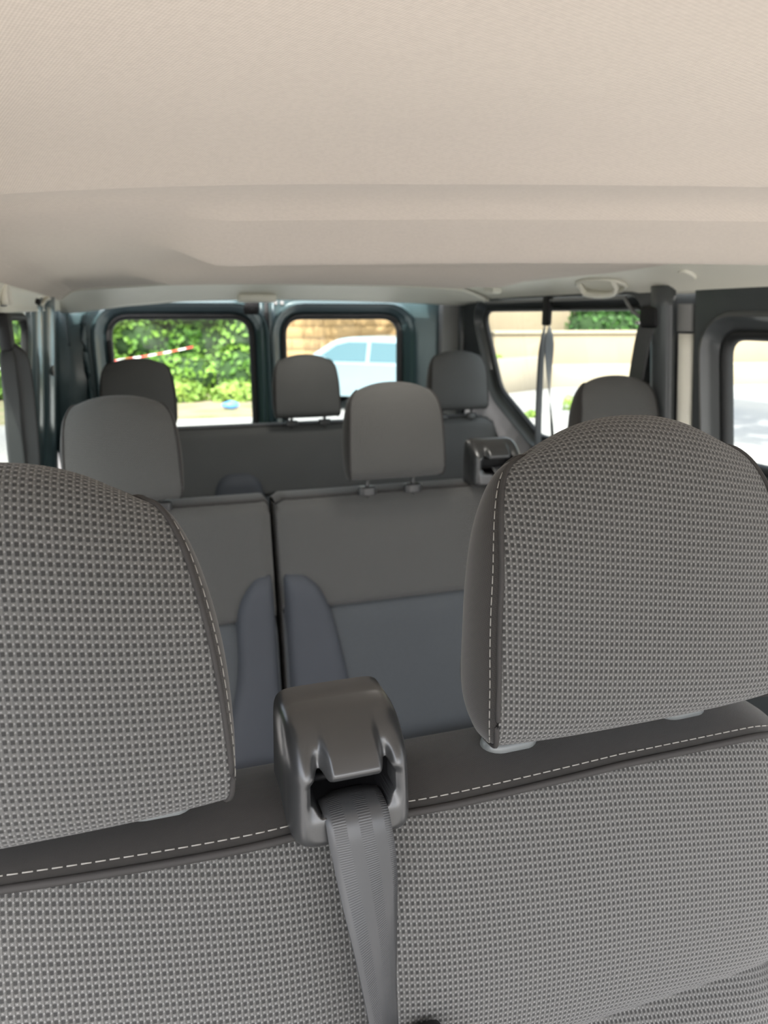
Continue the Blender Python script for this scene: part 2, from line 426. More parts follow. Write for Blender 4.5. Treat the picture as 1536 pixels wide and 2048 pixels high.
# left rail hook and clip hole
hk = [(-0.845, 1.86 + 0.035 * cos(pi * k / 10), 1.322 + 0.045 * sin(pi * k / 10)) for k in range(11)]
tube('coat_hook', hk, 0.0075, 'cream_plastic', trL, 8)
box('hook_recess', (-0.862, 1.835, 1.318), (-0.846, 1.885, 1.362), 'grey_trim', trL, 0.007, 3)
tube('rail_rib', [(-0.842, 2.50 + 0.22 * k / 8, 1.330 + 0.022 * sin(pi / 2 * k / 8)) for k in range(9)], 0.006, 'cream_plastic', trL, 6)
box('clip_hole', (-0.853, 2.43, 1.330), (-0.840, 2.47, 1.346), 'black_plastic', trL, 0.004, 2)

# ---- generic panel with a window: outlines lofted through a mapping
def roundpoly(pts, rad, n=6):
    out = []; m_ = len(pts)
    for i in range(m_):
        p = Vector(pts[i]); a = (Vector(pts[i - 1]) - p); c = (Vector(pts[(i + 1) % m_]) - p)
        r = rad[i] if isinstance(rad, (list, tuple)) else rad
        an = a.angle(c); d = min(r / math.tan(an / 2), 0.45 * a.length, 0.45 * c.length)
        A = p + a.normalized() * d; B = p + c.normalized() * d
        for k in range(n + 1):
            t = k / n; out.append(A * (1 - t) ** 2 + p * 2 * t * (1 - t) + B * t * t)
    # subdivide long edges
    res = []
    for i in range(len(out)):
        a = out[i]; c = out[(i + 1) % len(out)]; L_ = (c - a).length; k = max(1, int(L_ / 0.06))
        for j in range(k): res.append(a.lerp(c, j / k))
    return res
def offset(ol, d):
    """offset a convex outline outwards by d"""
    m_ = len(ol); out = []
    ar = sum(ol[i].x * ol[(i + 1) % m_].y - ol[(i + 1) % m_].x * ol[i].y for i in range(m_))
    sg = 1 if ar > 0 else -1
    for i in range(m_):
        t = (ol[(i + 1) % m_] - ol[i - 1]); t.normalize()
        out.append(ol[i] + Vector((t.y, -t.x)) * d * sg)
    return out
def rect_ring(ol, rect):
    c = sum(ol, Vector((0, 0))) / len(ol); out = []
    x0, y0, x1, y1 = rect
    for p in ol:
        d = p - c; t = 1e9
        if d.x > 1e-9: t = min(t, (x1 - c.x) / d.x)
        if d.x < -1e-9: t = min(t, (x0 - c.x) / d.x)
        if d.y > 1e-9: t = min(t, (y1 - c.y) / d.y)
        if d.y < -1e-9: t = min(t, (y0 - c.y) / d.y)
        out.append(c + d * t)
    for q in ((x0, y0), (x1, y0), (x1, y1), (x0, y1)):
        i = min(range(len(out)), key=lambda k: (out[k] - Vector(q)).length); out[i] = Vector(q)
    return out
def loft(name, rings, mp, mat, parent, cap=False, flip=False, autos=None, sub_rings=None):
    m_ = len(rings[0][0]); V, F = [], []
    for ol, d in rings:
        for p in ol: V.append(mp(p.x, p.y, d))
    for i in range(len(rings) - 1):
        for k in range(m_):
            f = (i * m_ + k, i * m_ + (k + 1) % m_, (i + 1) * m_ + (k + 1) % m_, (i + 1) * m_ + k)
            F.append(f[::-1] if flip else f)
    if cap:
        f = tuple((len(rings) - 1) * m_ + k for k in range(m_)); F.append(f)
    return mk(name, V, F, mat, parent, autos=autos)

# ---- rear doors (Y = 3.33 inside face)
def rear_door(name, x0, x1, wx0, wx1, wz0, wz1, label):
    e = empty(name, ((x0 + x1) / 2, 3.36, 0.25), label, 'van door', kind='structure')
    mp = lambda u, v, d: (u, 3.33 + d, v)
    ol = roundpoly([(wx0, wz0), (wx1, wz0), (wx1, wz1), (wx0, wz1)], [0.05, 0.05, 0.075, 0.075])
    R = [(rect_ring(ol, (x0, 0.25, x1, 1.405)), 0.06), (rect_ring(ol, (x0, 0.25, x1, 1.405)), 0.0), (offset(ol, 0.082), 0.0), (offset(ol, 0.077), -0.010), (offset(ol, 0.068), -0.012), (offset(ol, 0.060), -0.004),
         (offset(ol, 0.056), 0.012), (offset(ol, 0.046), 0.026), (offset(ol, 0.022), 0.050), (offset(ol, 0.020), 0.062)]
    loft('door_panel', R, mp, 'teal_paint', e, autos=50)
    R = [(offset(ol, 0.024), 0.052), (offset(ol, 0.020), 0.044), (offset(ol, 0.008), 0.046), (offset(ol, 0.0), 0.056), (offset(ol, -0.002), 0.070)]
    loft('window_seal', R, mp, 'black_rubber', e)
    loft('window_pane', [(offset(ol, 0.004), 0.066)], mp, 'tinted_glass', e, cap=True)
    return e
d1 = rear_door('door_1', -0.795, -0.045, -0.680, -0.106, 0.795, 1.282, 'left rear van door, dark teal, its window looking onto the hedge')
d2 = rear_door('door_2', -0.025, 0.790, 0.059, 0.587, 0.795, 1.282, 'right rear van door, dark teal, its window looking onto the parked car')
box('edge_seal', (-0.045, 3.335, 0.25), (-0.025, 3.40, 1.40), 'black_rubber', d1, 0.004, 2)
tube('edge_lip', [(-0.060, 3.326, z) for z in lin(0.3, 1.40, 6)], 0.006, 'teal_paint', d1)
tube('edge_lip', [(-0.008, 3.326, z) for z in lin(0.3, 1.40, 6)], 0.006, 'teal_paint', d2)
box('latch_plate', (-0.135, 3.318, 1.302), (-0.068, 3.332, 1.375), 'black_plastic', d1, 0.006, 2)
for dx in (0.035, 0.063): disc('bolt', (dx - 0.03, 3.33, 1.352), (0, -1, 0), 0.009, 0.006, 'grey_trim', d2, 12)
disc('bolt', (-0.10, 3.318, 1.33), (0, -1, 0), 0.012, 0.006, 'black_rubber', d1, 12)

# ---- side walls
def sx(z): return 0.90 - 0.10 * max(-0.3, min(0.5, z - 1.0))
mpR = lambda u, v, d: (sx(v) + d, u, v)
mpL = lambda u, v, d: (-sx(v) - d, u, v)
wR = empty('wall_right', (0.93, 2.5, 0.0), 'right inner side of the van with its painted pillars and rear quarter panel', 'van wall', kind='structure')
olR = roundpoly([(1.985, 0.83), (2.66, 0.83), (2.98, 0.985), (3.115, 1.315), (1.985, 1.315)], [0.03, 0.10, 0.12, 0.05, 0.03])
R = [(rect_ring(olR, (1.80, 0.02, 3.335, 1.40)), 0.0), (offset(olR, 0.060), 0.0), (offset(olR, 0.054), -0.006), (offset(olR, 0.046), -0.006), (offset(olR, 0.040), 0.004), (offset(olR, 0.034), 0.022), (offset(olR, 0.012), 0.034)]
loft('quarter_panel', R, mpR, 'grey_inner_paint', wR, autos=50)
w1 = empty('window_1', (0.90, 2.55, 0.83), 'right rear quarter window beside the third seat row', 'van window', kind='structure')
R = [(offset(olR, 0.016), 0.036), (offset(olR, 0.014), 0.024), (offset(olR, 0.006), 0.022), (offset(olR, 0.0), 0.030), (offset(olR, -0.002), 0.044)]
loft('window_seal', R, mpR, 'black_rubber', w1)
loft('window_pane', [(offset(olR, 0.002), 0.040)], mpR, 'tinted_glass', w1, cap=True)
# paler frame ridge drawing the highlight line over the window
tube('top_ridge', [mpR(y, 1.352 - 0.06 * sst(2.02, 1.96, y), -0.010) for y in lin(1.94, 3.0, 26)], 0.006, 'grey_trim', w1, 6)
# D pillar trim panel and post behind the window
box('pillar_trim', (0.772, 3.290, 0.3), (0.880, 3.345, 1.352), 'grey_trim', wR, 0.010, 3)
tube('pillar_post', [(0.875, 3.285, z) for z in lin(0.3, 1.35, 8)], 0.022, 'grey_inner_paint', wR, 10)
# C pillar: channel, rounded post and cream strip
def vpost(name, y0, y1, dx, mat, parent, z0=0.05, z1=1.38, mp=mpR, bulge=0.03):
    V, F, uv = grid(10, 24, lambda u, v: (mp(y0 + (y1 - y0) * u, z0 + (z1 - z0) * v, dx - bulge * sin(pi * u) ** 0.6), (u, v)), flip=False)
    o = mk(name, V, F, mat, parent); md = o.modifiers.new('s', 'SOLIDIFY'); md.thickness = 0.003; md.offset = 0; return o
vpost('pillar_post', 1.80, 1.90, 0.0, 'grey_inner_paint', wR, bulge=0.028)
cs = vpost('pillar_strip', 1.738, 1.796, 0.012, 'cream_plastic', wR, 0.10, 1.250, bulge=0.016)
vpost('pillar_strip_cap', 1.735, 1.797, 0.008, 'grey_trim', wR, 1.256, 1.330, bulge=0.016)
vpost('pillar_channel', 1.640, 1.920, 0.032, 'grey_inner_paint', wR, 0.05, 1.40, bulge=0.0)
# sliding door
sdv = empty('door_3', (0.92, 1.3, 0.05), 'dark sliding door of the van at the right edge', 'van door', kind='structure')
olS = roundpoly([(0.86, 0.92), (1.610, 0.92), (1.630, 1.238), (0.86, 1.238)], [0.04, 0.04, 0.045, 0.04])
R = [(rect_ring(olS, (0.70, 0.05, 1.722, 1.38)), 0.03), (rect_ring(olS, (0.70, 0.05, 1.722, 1.38)), 0.0), (offset(olS, 0.072), 0.0), (offset(olS, 0.066), -0.010), (offset(olS, 0.058), -0.012), (offset(olS, 0.052), 0.0), (offset(olS, 0.042), 0.014), (offset(olS, 0.020), 0.030)]
loft('door_panel', R, mpR, 'grey_inner_paint', sdv, autos=50)
R = [(offset(olS, 0.026), 0.032), (offset(olS, 0.022), 0.020), (offset(olS, 0.008), 0.022), (offset(olS, 0.0), 0.030), (offset(olS, -0.002), 0.046)]
loft('window_seal', R, mpR, 'black_rubber', sdv)
loft('window_pane', [(offset(olS, 0.002), 0.042)], mpR, 'tinted_glass', sdv, cap=True)

wL = empty('wall_left', (-0.84, 2.5, 0.0), 'left inner side of the van in dark teal paint', 'van wall', kind='structure')
olL = roundpoly([(1.30, 0.86), (2.27, 0.86), (2.37, 1.287), (1.30, 1.287)], [0.04, 0.05, 0.05, 0.04])
R = [(rect_ring(olL, (1.15, 0.02, 2.46, 1.40)), 0.0), (offset(olL, 0.060), 0.0), (offset(olL, 0.052), -0.008), (offset(olL, 0.044), -0.006), (offset(olL, 0.036), 0.0), (offset(olL, 0.012), 0.006)]
loft('window_panel', R, mpL, 'teal_paint', wL, autos=50)
w2 = empty('window_2', (-0.88, 1.8, 0.86), 'left side window beside the second seat row, hedge outside', 'van window', kind='structure')
R = [(offset(olL, 0.018), 0.008), (offset(olL, 0.014), -0.002), (offset(olL, 0.006), -0.002), (offset(olL, 0.0), 0.004), (offset(olL, -0.002), 0.016)]
loft('window_seal', R, mpL, 'black_rubber', w2)
loft('window_pane', [(offset(olL, 0.002), 0.013)], mpL, 'tinted_glass', w2, cap=True)
vpost('pillar_post', 2.46, 2.66, 0.0, 'teal_paint', wL, mp=mpL, bulge=0.018)
vpost('pillar_post', 2.66, 2.90, 0.002, 'teal_paint', wL, mp=mpL, bulge=0.034)
V, F, uv = grid(8, 12, lambda u, v: (mpL(2.90 + 0.44 * u, 0.05 + 1.33 * v, 0.006), (u, v)))
o = mk('quarter_panel', V, F, 'teal_paint', wL); md = o.modifiers.new('s', 'SOLIDIFY'); md.thickness = 0.004
box('rear_pillar', (-0.93, 3.315, 0.05), (-0.775, 3.36, 1.38), 'teal_paint', wL, 0.012, 3)
tube('panel_rib', cr([(-0.845, 3.312, 1.345), (-0.835, 3.311, 1.30), (-0.838, 3.311, 1.24), (-0.842, 3.312, 1.18)], 6), 0.0045, 'teal_paint', wL, 6)
tube('door_jamb', cr([(-0.785, 3.30, 0.3), (-0.785, 3.30, 1.15), (-0.780, 3.30, 1.28), (-0.74, 3.30, 1.345), (-0.65, 3.30, 1.368), (-0.45, 3.30, 1.385)], 8), 0.011, 'teal_paint', wL, 8)
disc('pillar_clip', mpL(2.74, 1.12, -0.030), (1, 0, 0), 0.018, 0.004, 'grey_trim', wL, 12)

# floor
fl = box('floor', (-0.93, 0.15, -0.20), (0.97, 3.40, -0.15), 'van_floor'); tag(fl, 'floor of the van under the seats, lightened to bounce light up', 'floor', kind='structure')

# ================================================================ SEATS
SHP = [(-0.02, 0.96), (0.08, 1.0), (0.35, 0.995), (0.6, 0.97), (0.8, 0.925), (0.92, 0.84), (1.01, 0.74)]
SHF = [(-0.02, 0.95), (0.08, 1.0), (0.3, 0.985), (0.5, 0.95), (0.7, 0.89), (0.85, 0.82), (0.94, 0.745), (1.01, 0.66)]
SHR = [(-0.02, 0.95), (0.08, 1.0), (0.3, 0.985), (0.5, 0.97), (0.7, 0.94), (0.85, 0.88), (0.94, 0.79), (1.01, 0.68)]
def headrest(parent, cx, y0, z0, W, H, T, front_posts, detail=True, shape=None, lean=1.0, mat='seat_cloth', sleeve_z=None, crown=0.020, label=None):
    """upholstered headrest: cloth strip running round the pad, plain side panels, piping, stitching and posts"""
    k = H / 0.245; t_ = T / 0.105; shape = shape or SHP
    shape = [(p.x, p.y) for p in cr(shape, 6)]
    ctl = [(0.060, -0.002), (0.018, 0.000), (-0.001, 0.016), (-0.004, 0.055), (0.001, 0.110), (0.007, 0.160), (0.017, 0.205), (0.034, 0.235), (0.058, 0.245), (0.080, 0.232), (0.094, 0.190), (0.101, 0.120), (0.100, 0.050), (0.090, 0.012)]
    prof = cr([((a + (lean - 1) * b_ * 0.15) * t_, b_ * k) for a, b_ in ctl], 6, closed=True)
    m_ = len(prof); L = [0.0]
    for i in range(m_): L.append(L[-1] + (prof[(i + 1) % m_] - prof[i]).length)
    def width(p):
        z = p.y / H
        return W * interp(shape, z) * (1 - 0.10 * sst(0.3, 1.0, p.x / T))
    nu = 25; V, UV, F = [], [], []
    cen = sum(prof, Vector((0, 0))) / m_
    for i in range(m_):
        p = prof[i]; tn = (prof[(i + 1) % m_] - prof[i - 1]).normalized()
        nrm = Vector((tn.y, -tn.x))
        if nrm.dot(p - cen) < 0: nrm = -nrm
        wd = width(p); top = sst(0.55, 1.0, p.y / H)
        for j in range(nu):
            s = -1 + 2 * j / (nu - 1)
            s = math.copysign(abs(s) ** 0.9, s)
            c = crown * (0.55 * abs(s) ** 3.0 + top * 0.9 * s * s) * (0.3 + 0.7 * min(1.0, max(0.0, p.y / (0.08 * k))))
            q = p - nrm * c
            V.append(Vector((cx + s * wd, y0 + q.x, z0 + q.y))); UV.append((s * wd, L[i]))
    for i in range(m_):
        i2 = (i + 1) % m_
        for j in range(nu - 1): F.append((i * nu + j, i2 * nu + j, i2 * nu + j + 1, i * nu + j + 1))
    h = mk('headrest', V, F, mat, parent, UV)
    if label: h['label'] = label
    for sgn in (-1, 1):
        j = 0 if sgn < 0 else nu - 1
        edge = [V[i * nu + j] for i in range(m_)]
        ib = min(range(m_), key=lambda i: edge[i].z); it = max(range(m_), key=lambda i: edge[i].z)
        br1 = [edge[(ib + q) % m_] for q in range(((it - ib) % m_) + 1)]; br2 = [edge[(ib - q) % m_] for q in range(((ib - it) % m_) + 1)]
        def resamp(b_, K):
            l = [0.0]
            for p, q in zip(b_, b_[1:]): l.append(l[-1] + (q - p).length)
            out = []
            for r in range(K):
                t = l[-1] * r / (K - 1); i = 0
                while i < len(l) - 2 and l[i + 1] < t: i += 1
                out.append(b_[i].lerp(b_[i + 1], (t - l[i]) / max(1e-9, l[i + 1] - l[i])))
            return out
        K, S_ = 40, 13; r1, r2 = resamp(br1, K), resamp(br2, K)
        if sum(p.y for p in r1) > sum(p.y for p in r2): r1, r2 = r2, r1     # r1 = front branch
        def side_pt(i, s_, up=0.0):
            p = r1[i].lerp(r2[i], s_)
            bl_ = 0.015 * (4 * s_ * (1 - s_)) ** 0.8 * max(0.0, sin(pi * i / (K - 1))) ** 0.6
            return p + Vector((sgn * (bl_ + up), 0, 0))
        SV, SU, SF = [], [], []
        for i in range(K):
            for j_ in range(S_):
                p = side_pt(i, j_ / (S_ - 1)); SV.append(p); SU.append((p.y, p.z))
        SF = [(i * S_ + j_, i * S_ + j_ + 1, (i + 1) * S_ + j_ + 1, (i + 1) * S_ + j_) for i in range(K - 1) for j_ in range(S_ - 1)]
        mk('side_panel', SV, SF, 'plain_cloth', h, SU)
        mk('piping', *tube_data([e + Vector((sgn * 0.001, 0, 0)) for e in edge], 0.0021 if detail else 0.0025, 6, close=True), 'piping_cloth', h)
        if detail:
            st = [side_pt(i, 0.085, 0.0004) for i in range(2, K - 3)]
            # stitches follow the front, from top to bottom
            dashes('stitching', st, 0.0062, 0.0020, 0.0005, 'stitch_thread', h)
    sz = sleeve_z if sleeve_z is not None else z0 - 0.03
    for px in front_posts:
        py = y0 + T * 0.52
        tube('post', [(px, py, z0 + 0.03), (px, py, sz - 0.05)], 0.006, 'steel' if detail else 'dark_plastic', h, 10)
        ol = [Vector((px + (0.016 if cos(a) > 0 else -0.016) * 0.6 + 0.0155 * cos(a), py + 0.0125 * sin(a))) for a in [2 * pi * q / 24 for q in range(24)]]
        mp = lambda u, v, d: (u, v, sz + d)
        loft('post_sleeve', [(offset(ol, 0.001), -0.012), (offset(ol, 0.001), 0.004), (offset(ol, 0.0), 0.008), (offset(ol, -0.003), 0.0105), (offset(ol, -0.007), 0.011)], mp, 'sleeve_plastic' if detail else 'dark_plastic', h, cap=True)
    return h

def housing(parent, cx, y0, z0, Wd, Hh, name='belt_housing'):
    """moulded belt-exit tower: overhanging brow, deep slot with upturned ends, sloping front apron"""
    n = 141; V, F, UV, MI = [], [], [], []; P = 8.0
    def slot(u, v):
        au = abs(u)
        top = 0.625 + 0.065 * sst(0.40, 0.54, au) - 0.10 * sst(0.56, 0.70, au)
        bot = 0.29 + 0.02 * sst(0.2, 0.5, au) + 0.10 * sst(0.52, 0.70, au)
        return sst(0.0, 0.030, min(v - bot, top - v)) * sst(0.70, 0.66, au)
    for j in range(n):
        for i in range(n):
            a, b_ = -1 + 2 * i / (n - 1), -1 + 2 * j / (n - 1)
            m = max(abs(a), abs(b_)); k = m / (abs(a) ** P + abs(b_) ** P) ** (1 / P) if m else 1
            u, w_ = a * k, b_ * k; v = (w_ + 1) / 2
            hw = Wd * (0.5 - 0.025 * v)
            d = 0.0
            t = max(0.0, (m - 0.74) / 0.26); d += 0.026 * (1 - sqrt(max(0.0, 1 - t * t)))
            d += Hh * (0.06 * v + 0.36 * sst(0.62, 1.08, v) * 0.9)
            cen = 1 - sst(0.36, 0.54, abs(u))
            d -= 0.010 * cen * sst(0.58, 0.72, v) * (1 - sst(0.80, 1.0, v))
            d += 0.0075 * exp(-((abs(u) - 0.56) / 0.10) ** 2) * sst(0.56, 0.66, v) * (1 - sst(0.70, 0.86, v))
            d += 0.006 * sst(0.26, 0.44, v) * (1 - sst(0.56, 0.66, v)) * (1 - sst(0.66, 0.84, abs(u)))
            d += 0.058 * slot(u, v)
            V.append((cx + u * hw, y0 + d, z0 + v * Hh)); UV.append((u * hw, v * Hh))
    for j in range(n - 1):
        for i in range(n - 1):
            F.append((j * n + i, j * n + i + 1, (j + 1) * n + i + 1, (j + 1) * n + i))
            a, b_ = -1 + 2 * (i + 0.5) / (n - 1), -1 + 2 * (j + 0.5) / (n - 1)
            m = max(abs(a), abs(b_)); k = m / (abs(a) ** P + abs(b_) ** P) ** (1 / P)
            MI.append(1 if slot(a * k, (b_ * k + 1) / 2) > 0.12 else 0)
    border = [i for i in range(n)] + [j * n + n - 1 for j in range(1, n)] + [(n - 1) * n + i for i in range(n - 2, -1, -1)] + [j * n for j in range(n - 2, 0, -1)]
    o_ = len(V)
    for q in border: V.append((cx + (V[q][0] - cx) * 0.99, y0 + 0.085, V[q][2])); UV.append((0, 0))
    nb = len(border)
    for k in range(nb): F.append((border[k], o_ + k, o_ + (k + 1) % nb, border[(k + 1) % nb])); MI.append(0)
    F.append(tuple(o_ + k for k in range(nb))); MI.append(0)
    o = mk(name, V, F, 'belt_housing_plastic', parent, UV)
    o.data.materials.append(M['black_plastic']); o.data.polygons.foreach_set('material_index', MI)
    tube('guide_roller', [(cx - Wd * 0.30, y0 + 0.042, z0 + Hh * 0.40), (cx + Wd * 0.30, y0 + 0.042, z0 + Hh * 0.40)], 0.003, 'black_plastic', o, 10)
    return o

def ribbon(name, pts, width, mat='webbing', parent=None, curl=0.0, th=0.0013, n=7):
    """strap: pts are (centre, half-direction vector) pairs"""
    C_ = cr([p[0] for p in pts], 8); D_ = cr([p[1] for p in pts], 8)
    V, UV, F = [], [], []; L = 0.0
    for i, (c, d) in enumerate(zip(C_, D_)):
        if i: L += (c - C_[i - 1]).length
        d = d.normalized(); t = (C_[min(i + 1, len(C_) - 1)] - C_[max(i - 1, 0)]).normalized(); nn = d.cross(t)
        for k in range(n):
            s = -1 + 2 * k / (n - 1)
            V.append(c + d * s * width / 2 + nn * curl * (1 - s * s)); UV.append((s * width / 2, L))
    m_ = len(C_)
    for i in range(m_ - 1):
        for k in range(n - 1): F.append((i * n + k, i * n + k + 1, (i + 1) * n + k + 1, (i + 1) * n + k))
    o = mk(name, V, F, mat, parent, UV); md = o.modifiers.new('s', 'SOLIDIFY'); md.thickness = th; md.offset = 0
    return o

# ---- front double bench (sharp foreground)
FB = empty('front_bench', (-0.455, 0.40, 0.0), 'grey waffle-cloth double bench in the foreground, its two headrests largest in view', 'van seat')
XL, XR = -0.915, 0.005
def drop(x, r=0.085):
    d = 0.0
    for e, sg in ((XL, -1), (XR, 1)):
        q = (x - (e - sg * r)) * sg
        if q > 0: d += r - sqrt(max(0, r * r - min(q, r * 0.999) ** 2))
    return d
def zs(x): return 0.924 + (0.010 if x < -0.455 else 0.005) * min(1.0, (abs(x + 0.455) / 0.24) ** 2) - 0.8 * drop(x)
fprof = [(0.40, 0.400), (0.50, 0.412), (0.58, 0.414), (0.64, 0.424), (0.670, 0.446), (0.676, 0.450), (0.682, 0.446), (0.715, 0.428), (0.78, 0.426), (0.84, 0.436), (0.89, 0.449), (0.92, 0.460), (0.931, 0.468)]
FPc = cr(fprof, 6)
def fbend(x): return 0.006 * exp(-((x + 0.455) / 0.05) ** 2) + 0.05 * (drop(x) / 0.085) ** 1.0 + 0.0
def panel(name, prof, mat, parent, x0, x1, zfun, yb, ztop, n=70):
    """cloth panel: profile of (z, y) swept in x; zfun warps the top edge to its height at x"""
    Lp = [0.0]
    for a, c in zip(prof, prof[1:]): Lp.append(Lp[-1] + (Vector(a) - Vector(c)).length)
    z0 = prof[0][0]
    V, UV = [], []
    for i, p in enumerate(prof):
        for k in range(n):
            x = x0 + (x1 - x0) * k / (n - 1); f = (p[0] - z0) / (ztop - z0)
            V.append((x, p[1] + yb(x), p[0] + (zfun(x) - ztop) * f)); UV.append((x, Lp[i]))
    F = [(i * n + k, i * n + k + 1, (i + 1) * n + k + 1, (i + 1) * n + k) for i in range(len(prof) - 1) for k in range(n - 1)]
    return mk(name, V, F, mat, parent, UV)
bk = panel('backrest', FPc, 'seat_cloth', FB, XL, XR, zs, fbend, 0.931, 110)
# top cover from the seam over the crest and down the back
tp = cr([(0.0, 0.468), (0.006, 0.474), (0.011, 0.490), (0.0135, 0.512), (0.012, 0.535), (0.004, 0.554), (-0.02, 0.566), (-0.08, 0.572), (-0.2, 0.576), (-0.5, 0.580)], 6)
V, UV = [], []; n_ = 110
for i, p in enumerate(tp):
    for k in range(n_):
        x = XL + (XR - XL) * k / (n_ - 1)
        V.append((x, p[1] + fbend(x) * (1 - sst(0.468, 0.53, p[1])) - 0.02 * (drop(x) / 0.085) * sst(0.5, 0.57, p[1]), zs(x) + p[0] + (0.004 - 0.006 * min(1.0, (abs(x + 0.455) / 0.24) ** 2)) * sst(0.47, 0.5, p[1])))
        UV.append((x, 0.5 * i / len(tp) * 0.9))
F = [(i * n_ + k, i * n_ + k + 1, (i + 1) * n_ + k + 1, (i + 1) * n_ + k) for i in range(len(tp) - 1) for k in range(n_ - 1)]
topc = mk('top_cover', V, F, 'plain_cloth', FB, UV)
seam = [(x, 0.4665 + fbend(x), zs(x) - 0.001) for x in lin(XL + 0.001, XR - 0.001, 100)]
tube('piping', seam, 0.0030, 'piping_cloth', bk, 8)
st = []
for x in lin(XL + 0.01, XR - 0.012, 120): st.append((x, 0.4725 + fbend(x) * 0.96, zs(x) + 0.0052))
dashes('stitching', st, 0.0068, 0.0024, 0.0006, 'stitch_thread', topc)
for sg, xe in ((-1, XL), (1, XR)):
    V, F, uv = grid(8, 14, lambda u, v: ((xe + sg * 0.012 * sin(pi * u), 0.45 + 0.12 * u - 0.02 * (1 - v) * (1 - u), 0.35 + (zs(xe) - 0.35) * v), (u * 0.12, v * 0.5)))
    mk('side_cover', V, F, 'plain_cloth', FB, uv)
box('seat_cushion', (XL, -0.06, 0.40), (XR, 0.45, 0.54), 'seat_cloth', FB, 0.04, 4)
box('seat_base', (XL + 0.05, 0.16, -0.15), (XR - 0.05, 0.44, 0.40), 'black_plastic', FB, 0.01, 2)
box('buckle', (-0.424, 0.394, 0.55), (-0.396, 0.424, 0.772), 'black_plastic', FB, 0.008, 2)
headrest(FB, -0.682, 0.452, 0.964, 0.139, 0.246, 0.112, (-0.764, -0.592), sleeve_z=0.937, shape=SHF)
headrest(FB, -0.204, 0.452, 0.965, 0.136, 0.256, 0.112, (-0.3005, -0.1225), sleeve_z=0.937, shape=SHR)
housing(FB, -0.456, 0.445, 0.921, 0.094, 0.093)
# its belt
def V3(*a): return Vector(a)
bpts = [(V3(-0.456, 0.478, 0.948), V3(1, 0, 0.02)), (V3(-0.456, 0.464, 0.952), V3(1, 0, 0.02)), (V3(-0.4555, 0.448, 0.949), V3(1, 0, 0.02)), (V3(-0.455, 0.440, 0.938), V3(1, 0.0, 0.03)), (V3(-0.453, 0.435, 0.920), V3(1, 0.08, 0.03)), (V3(-0.451, 0.429, 0.896), V3(1, 0.30, 0.02)),
        (V3(-0.449, 0.422, 0.866), V3(1, 0.62, 0.0)), (V3(-0.447, 0.416, 0.83), V3(1, 0.95, 0.0)), (V3(-0.445, 0.410, 0.79), V3(1, 1.3, 0.0)), (V3(-0.440, 0.400, 0.70), V3(1, 1.7, 0.0)), (V3(-0.436, 0.393, 0.60), V3(1, 1.9, 0.0))]
sb = ribbon('seat_belt', bpts, 0.0475, curl=-0.002, n=9)
tag(sb, 'dark grey seat belt coming out of the plastic housing on the foreground bench', 'seat belt')

# ---- rows behind
def pad(name, rows, y_of, depth, mat, parent):
    """puffed bolster on a backrest: rows of (z, x0, x1), y_of gives the cushion face below it"""
    rr = cr([Vector(r) for r in rows], 6); nu = 17; m_ = len(rr); V, F, UV = [], [], []
    top = rr[-1].x
    for r in rr:
        et = min(1.0, (top - r.x) / 0.05); ht = sqrt(max(0.0, 1 - (1 - et) ** 2))
        for k in range(nu):
            u = -1 + 2 * k / (nu - 1); q = math.copysign(abs(u) ** 0.8, u)
            h = (1 - abs(q) ** 4) ** 0.5
            x = (r.y + r.z) / 2 + q * (r.z - r.y) / 2
            V.append((x, y_of(r.x) + 0.010 - (depth + 0.010) * h * ht, r.x)); UV.append((x, r.x))
    F = [(i * nu + k, i * nu + k + 1, (i + 1) * nu + k + 1, (i + 1) * nu + k) for i in range(m_ - 1) for k in range(nu - 1)]
    return mk(name, V, F, mat, parent, UV)
def recl(ytop, ztop, slope=0.16): return lambda z: ytop - (ztop - z) * slope
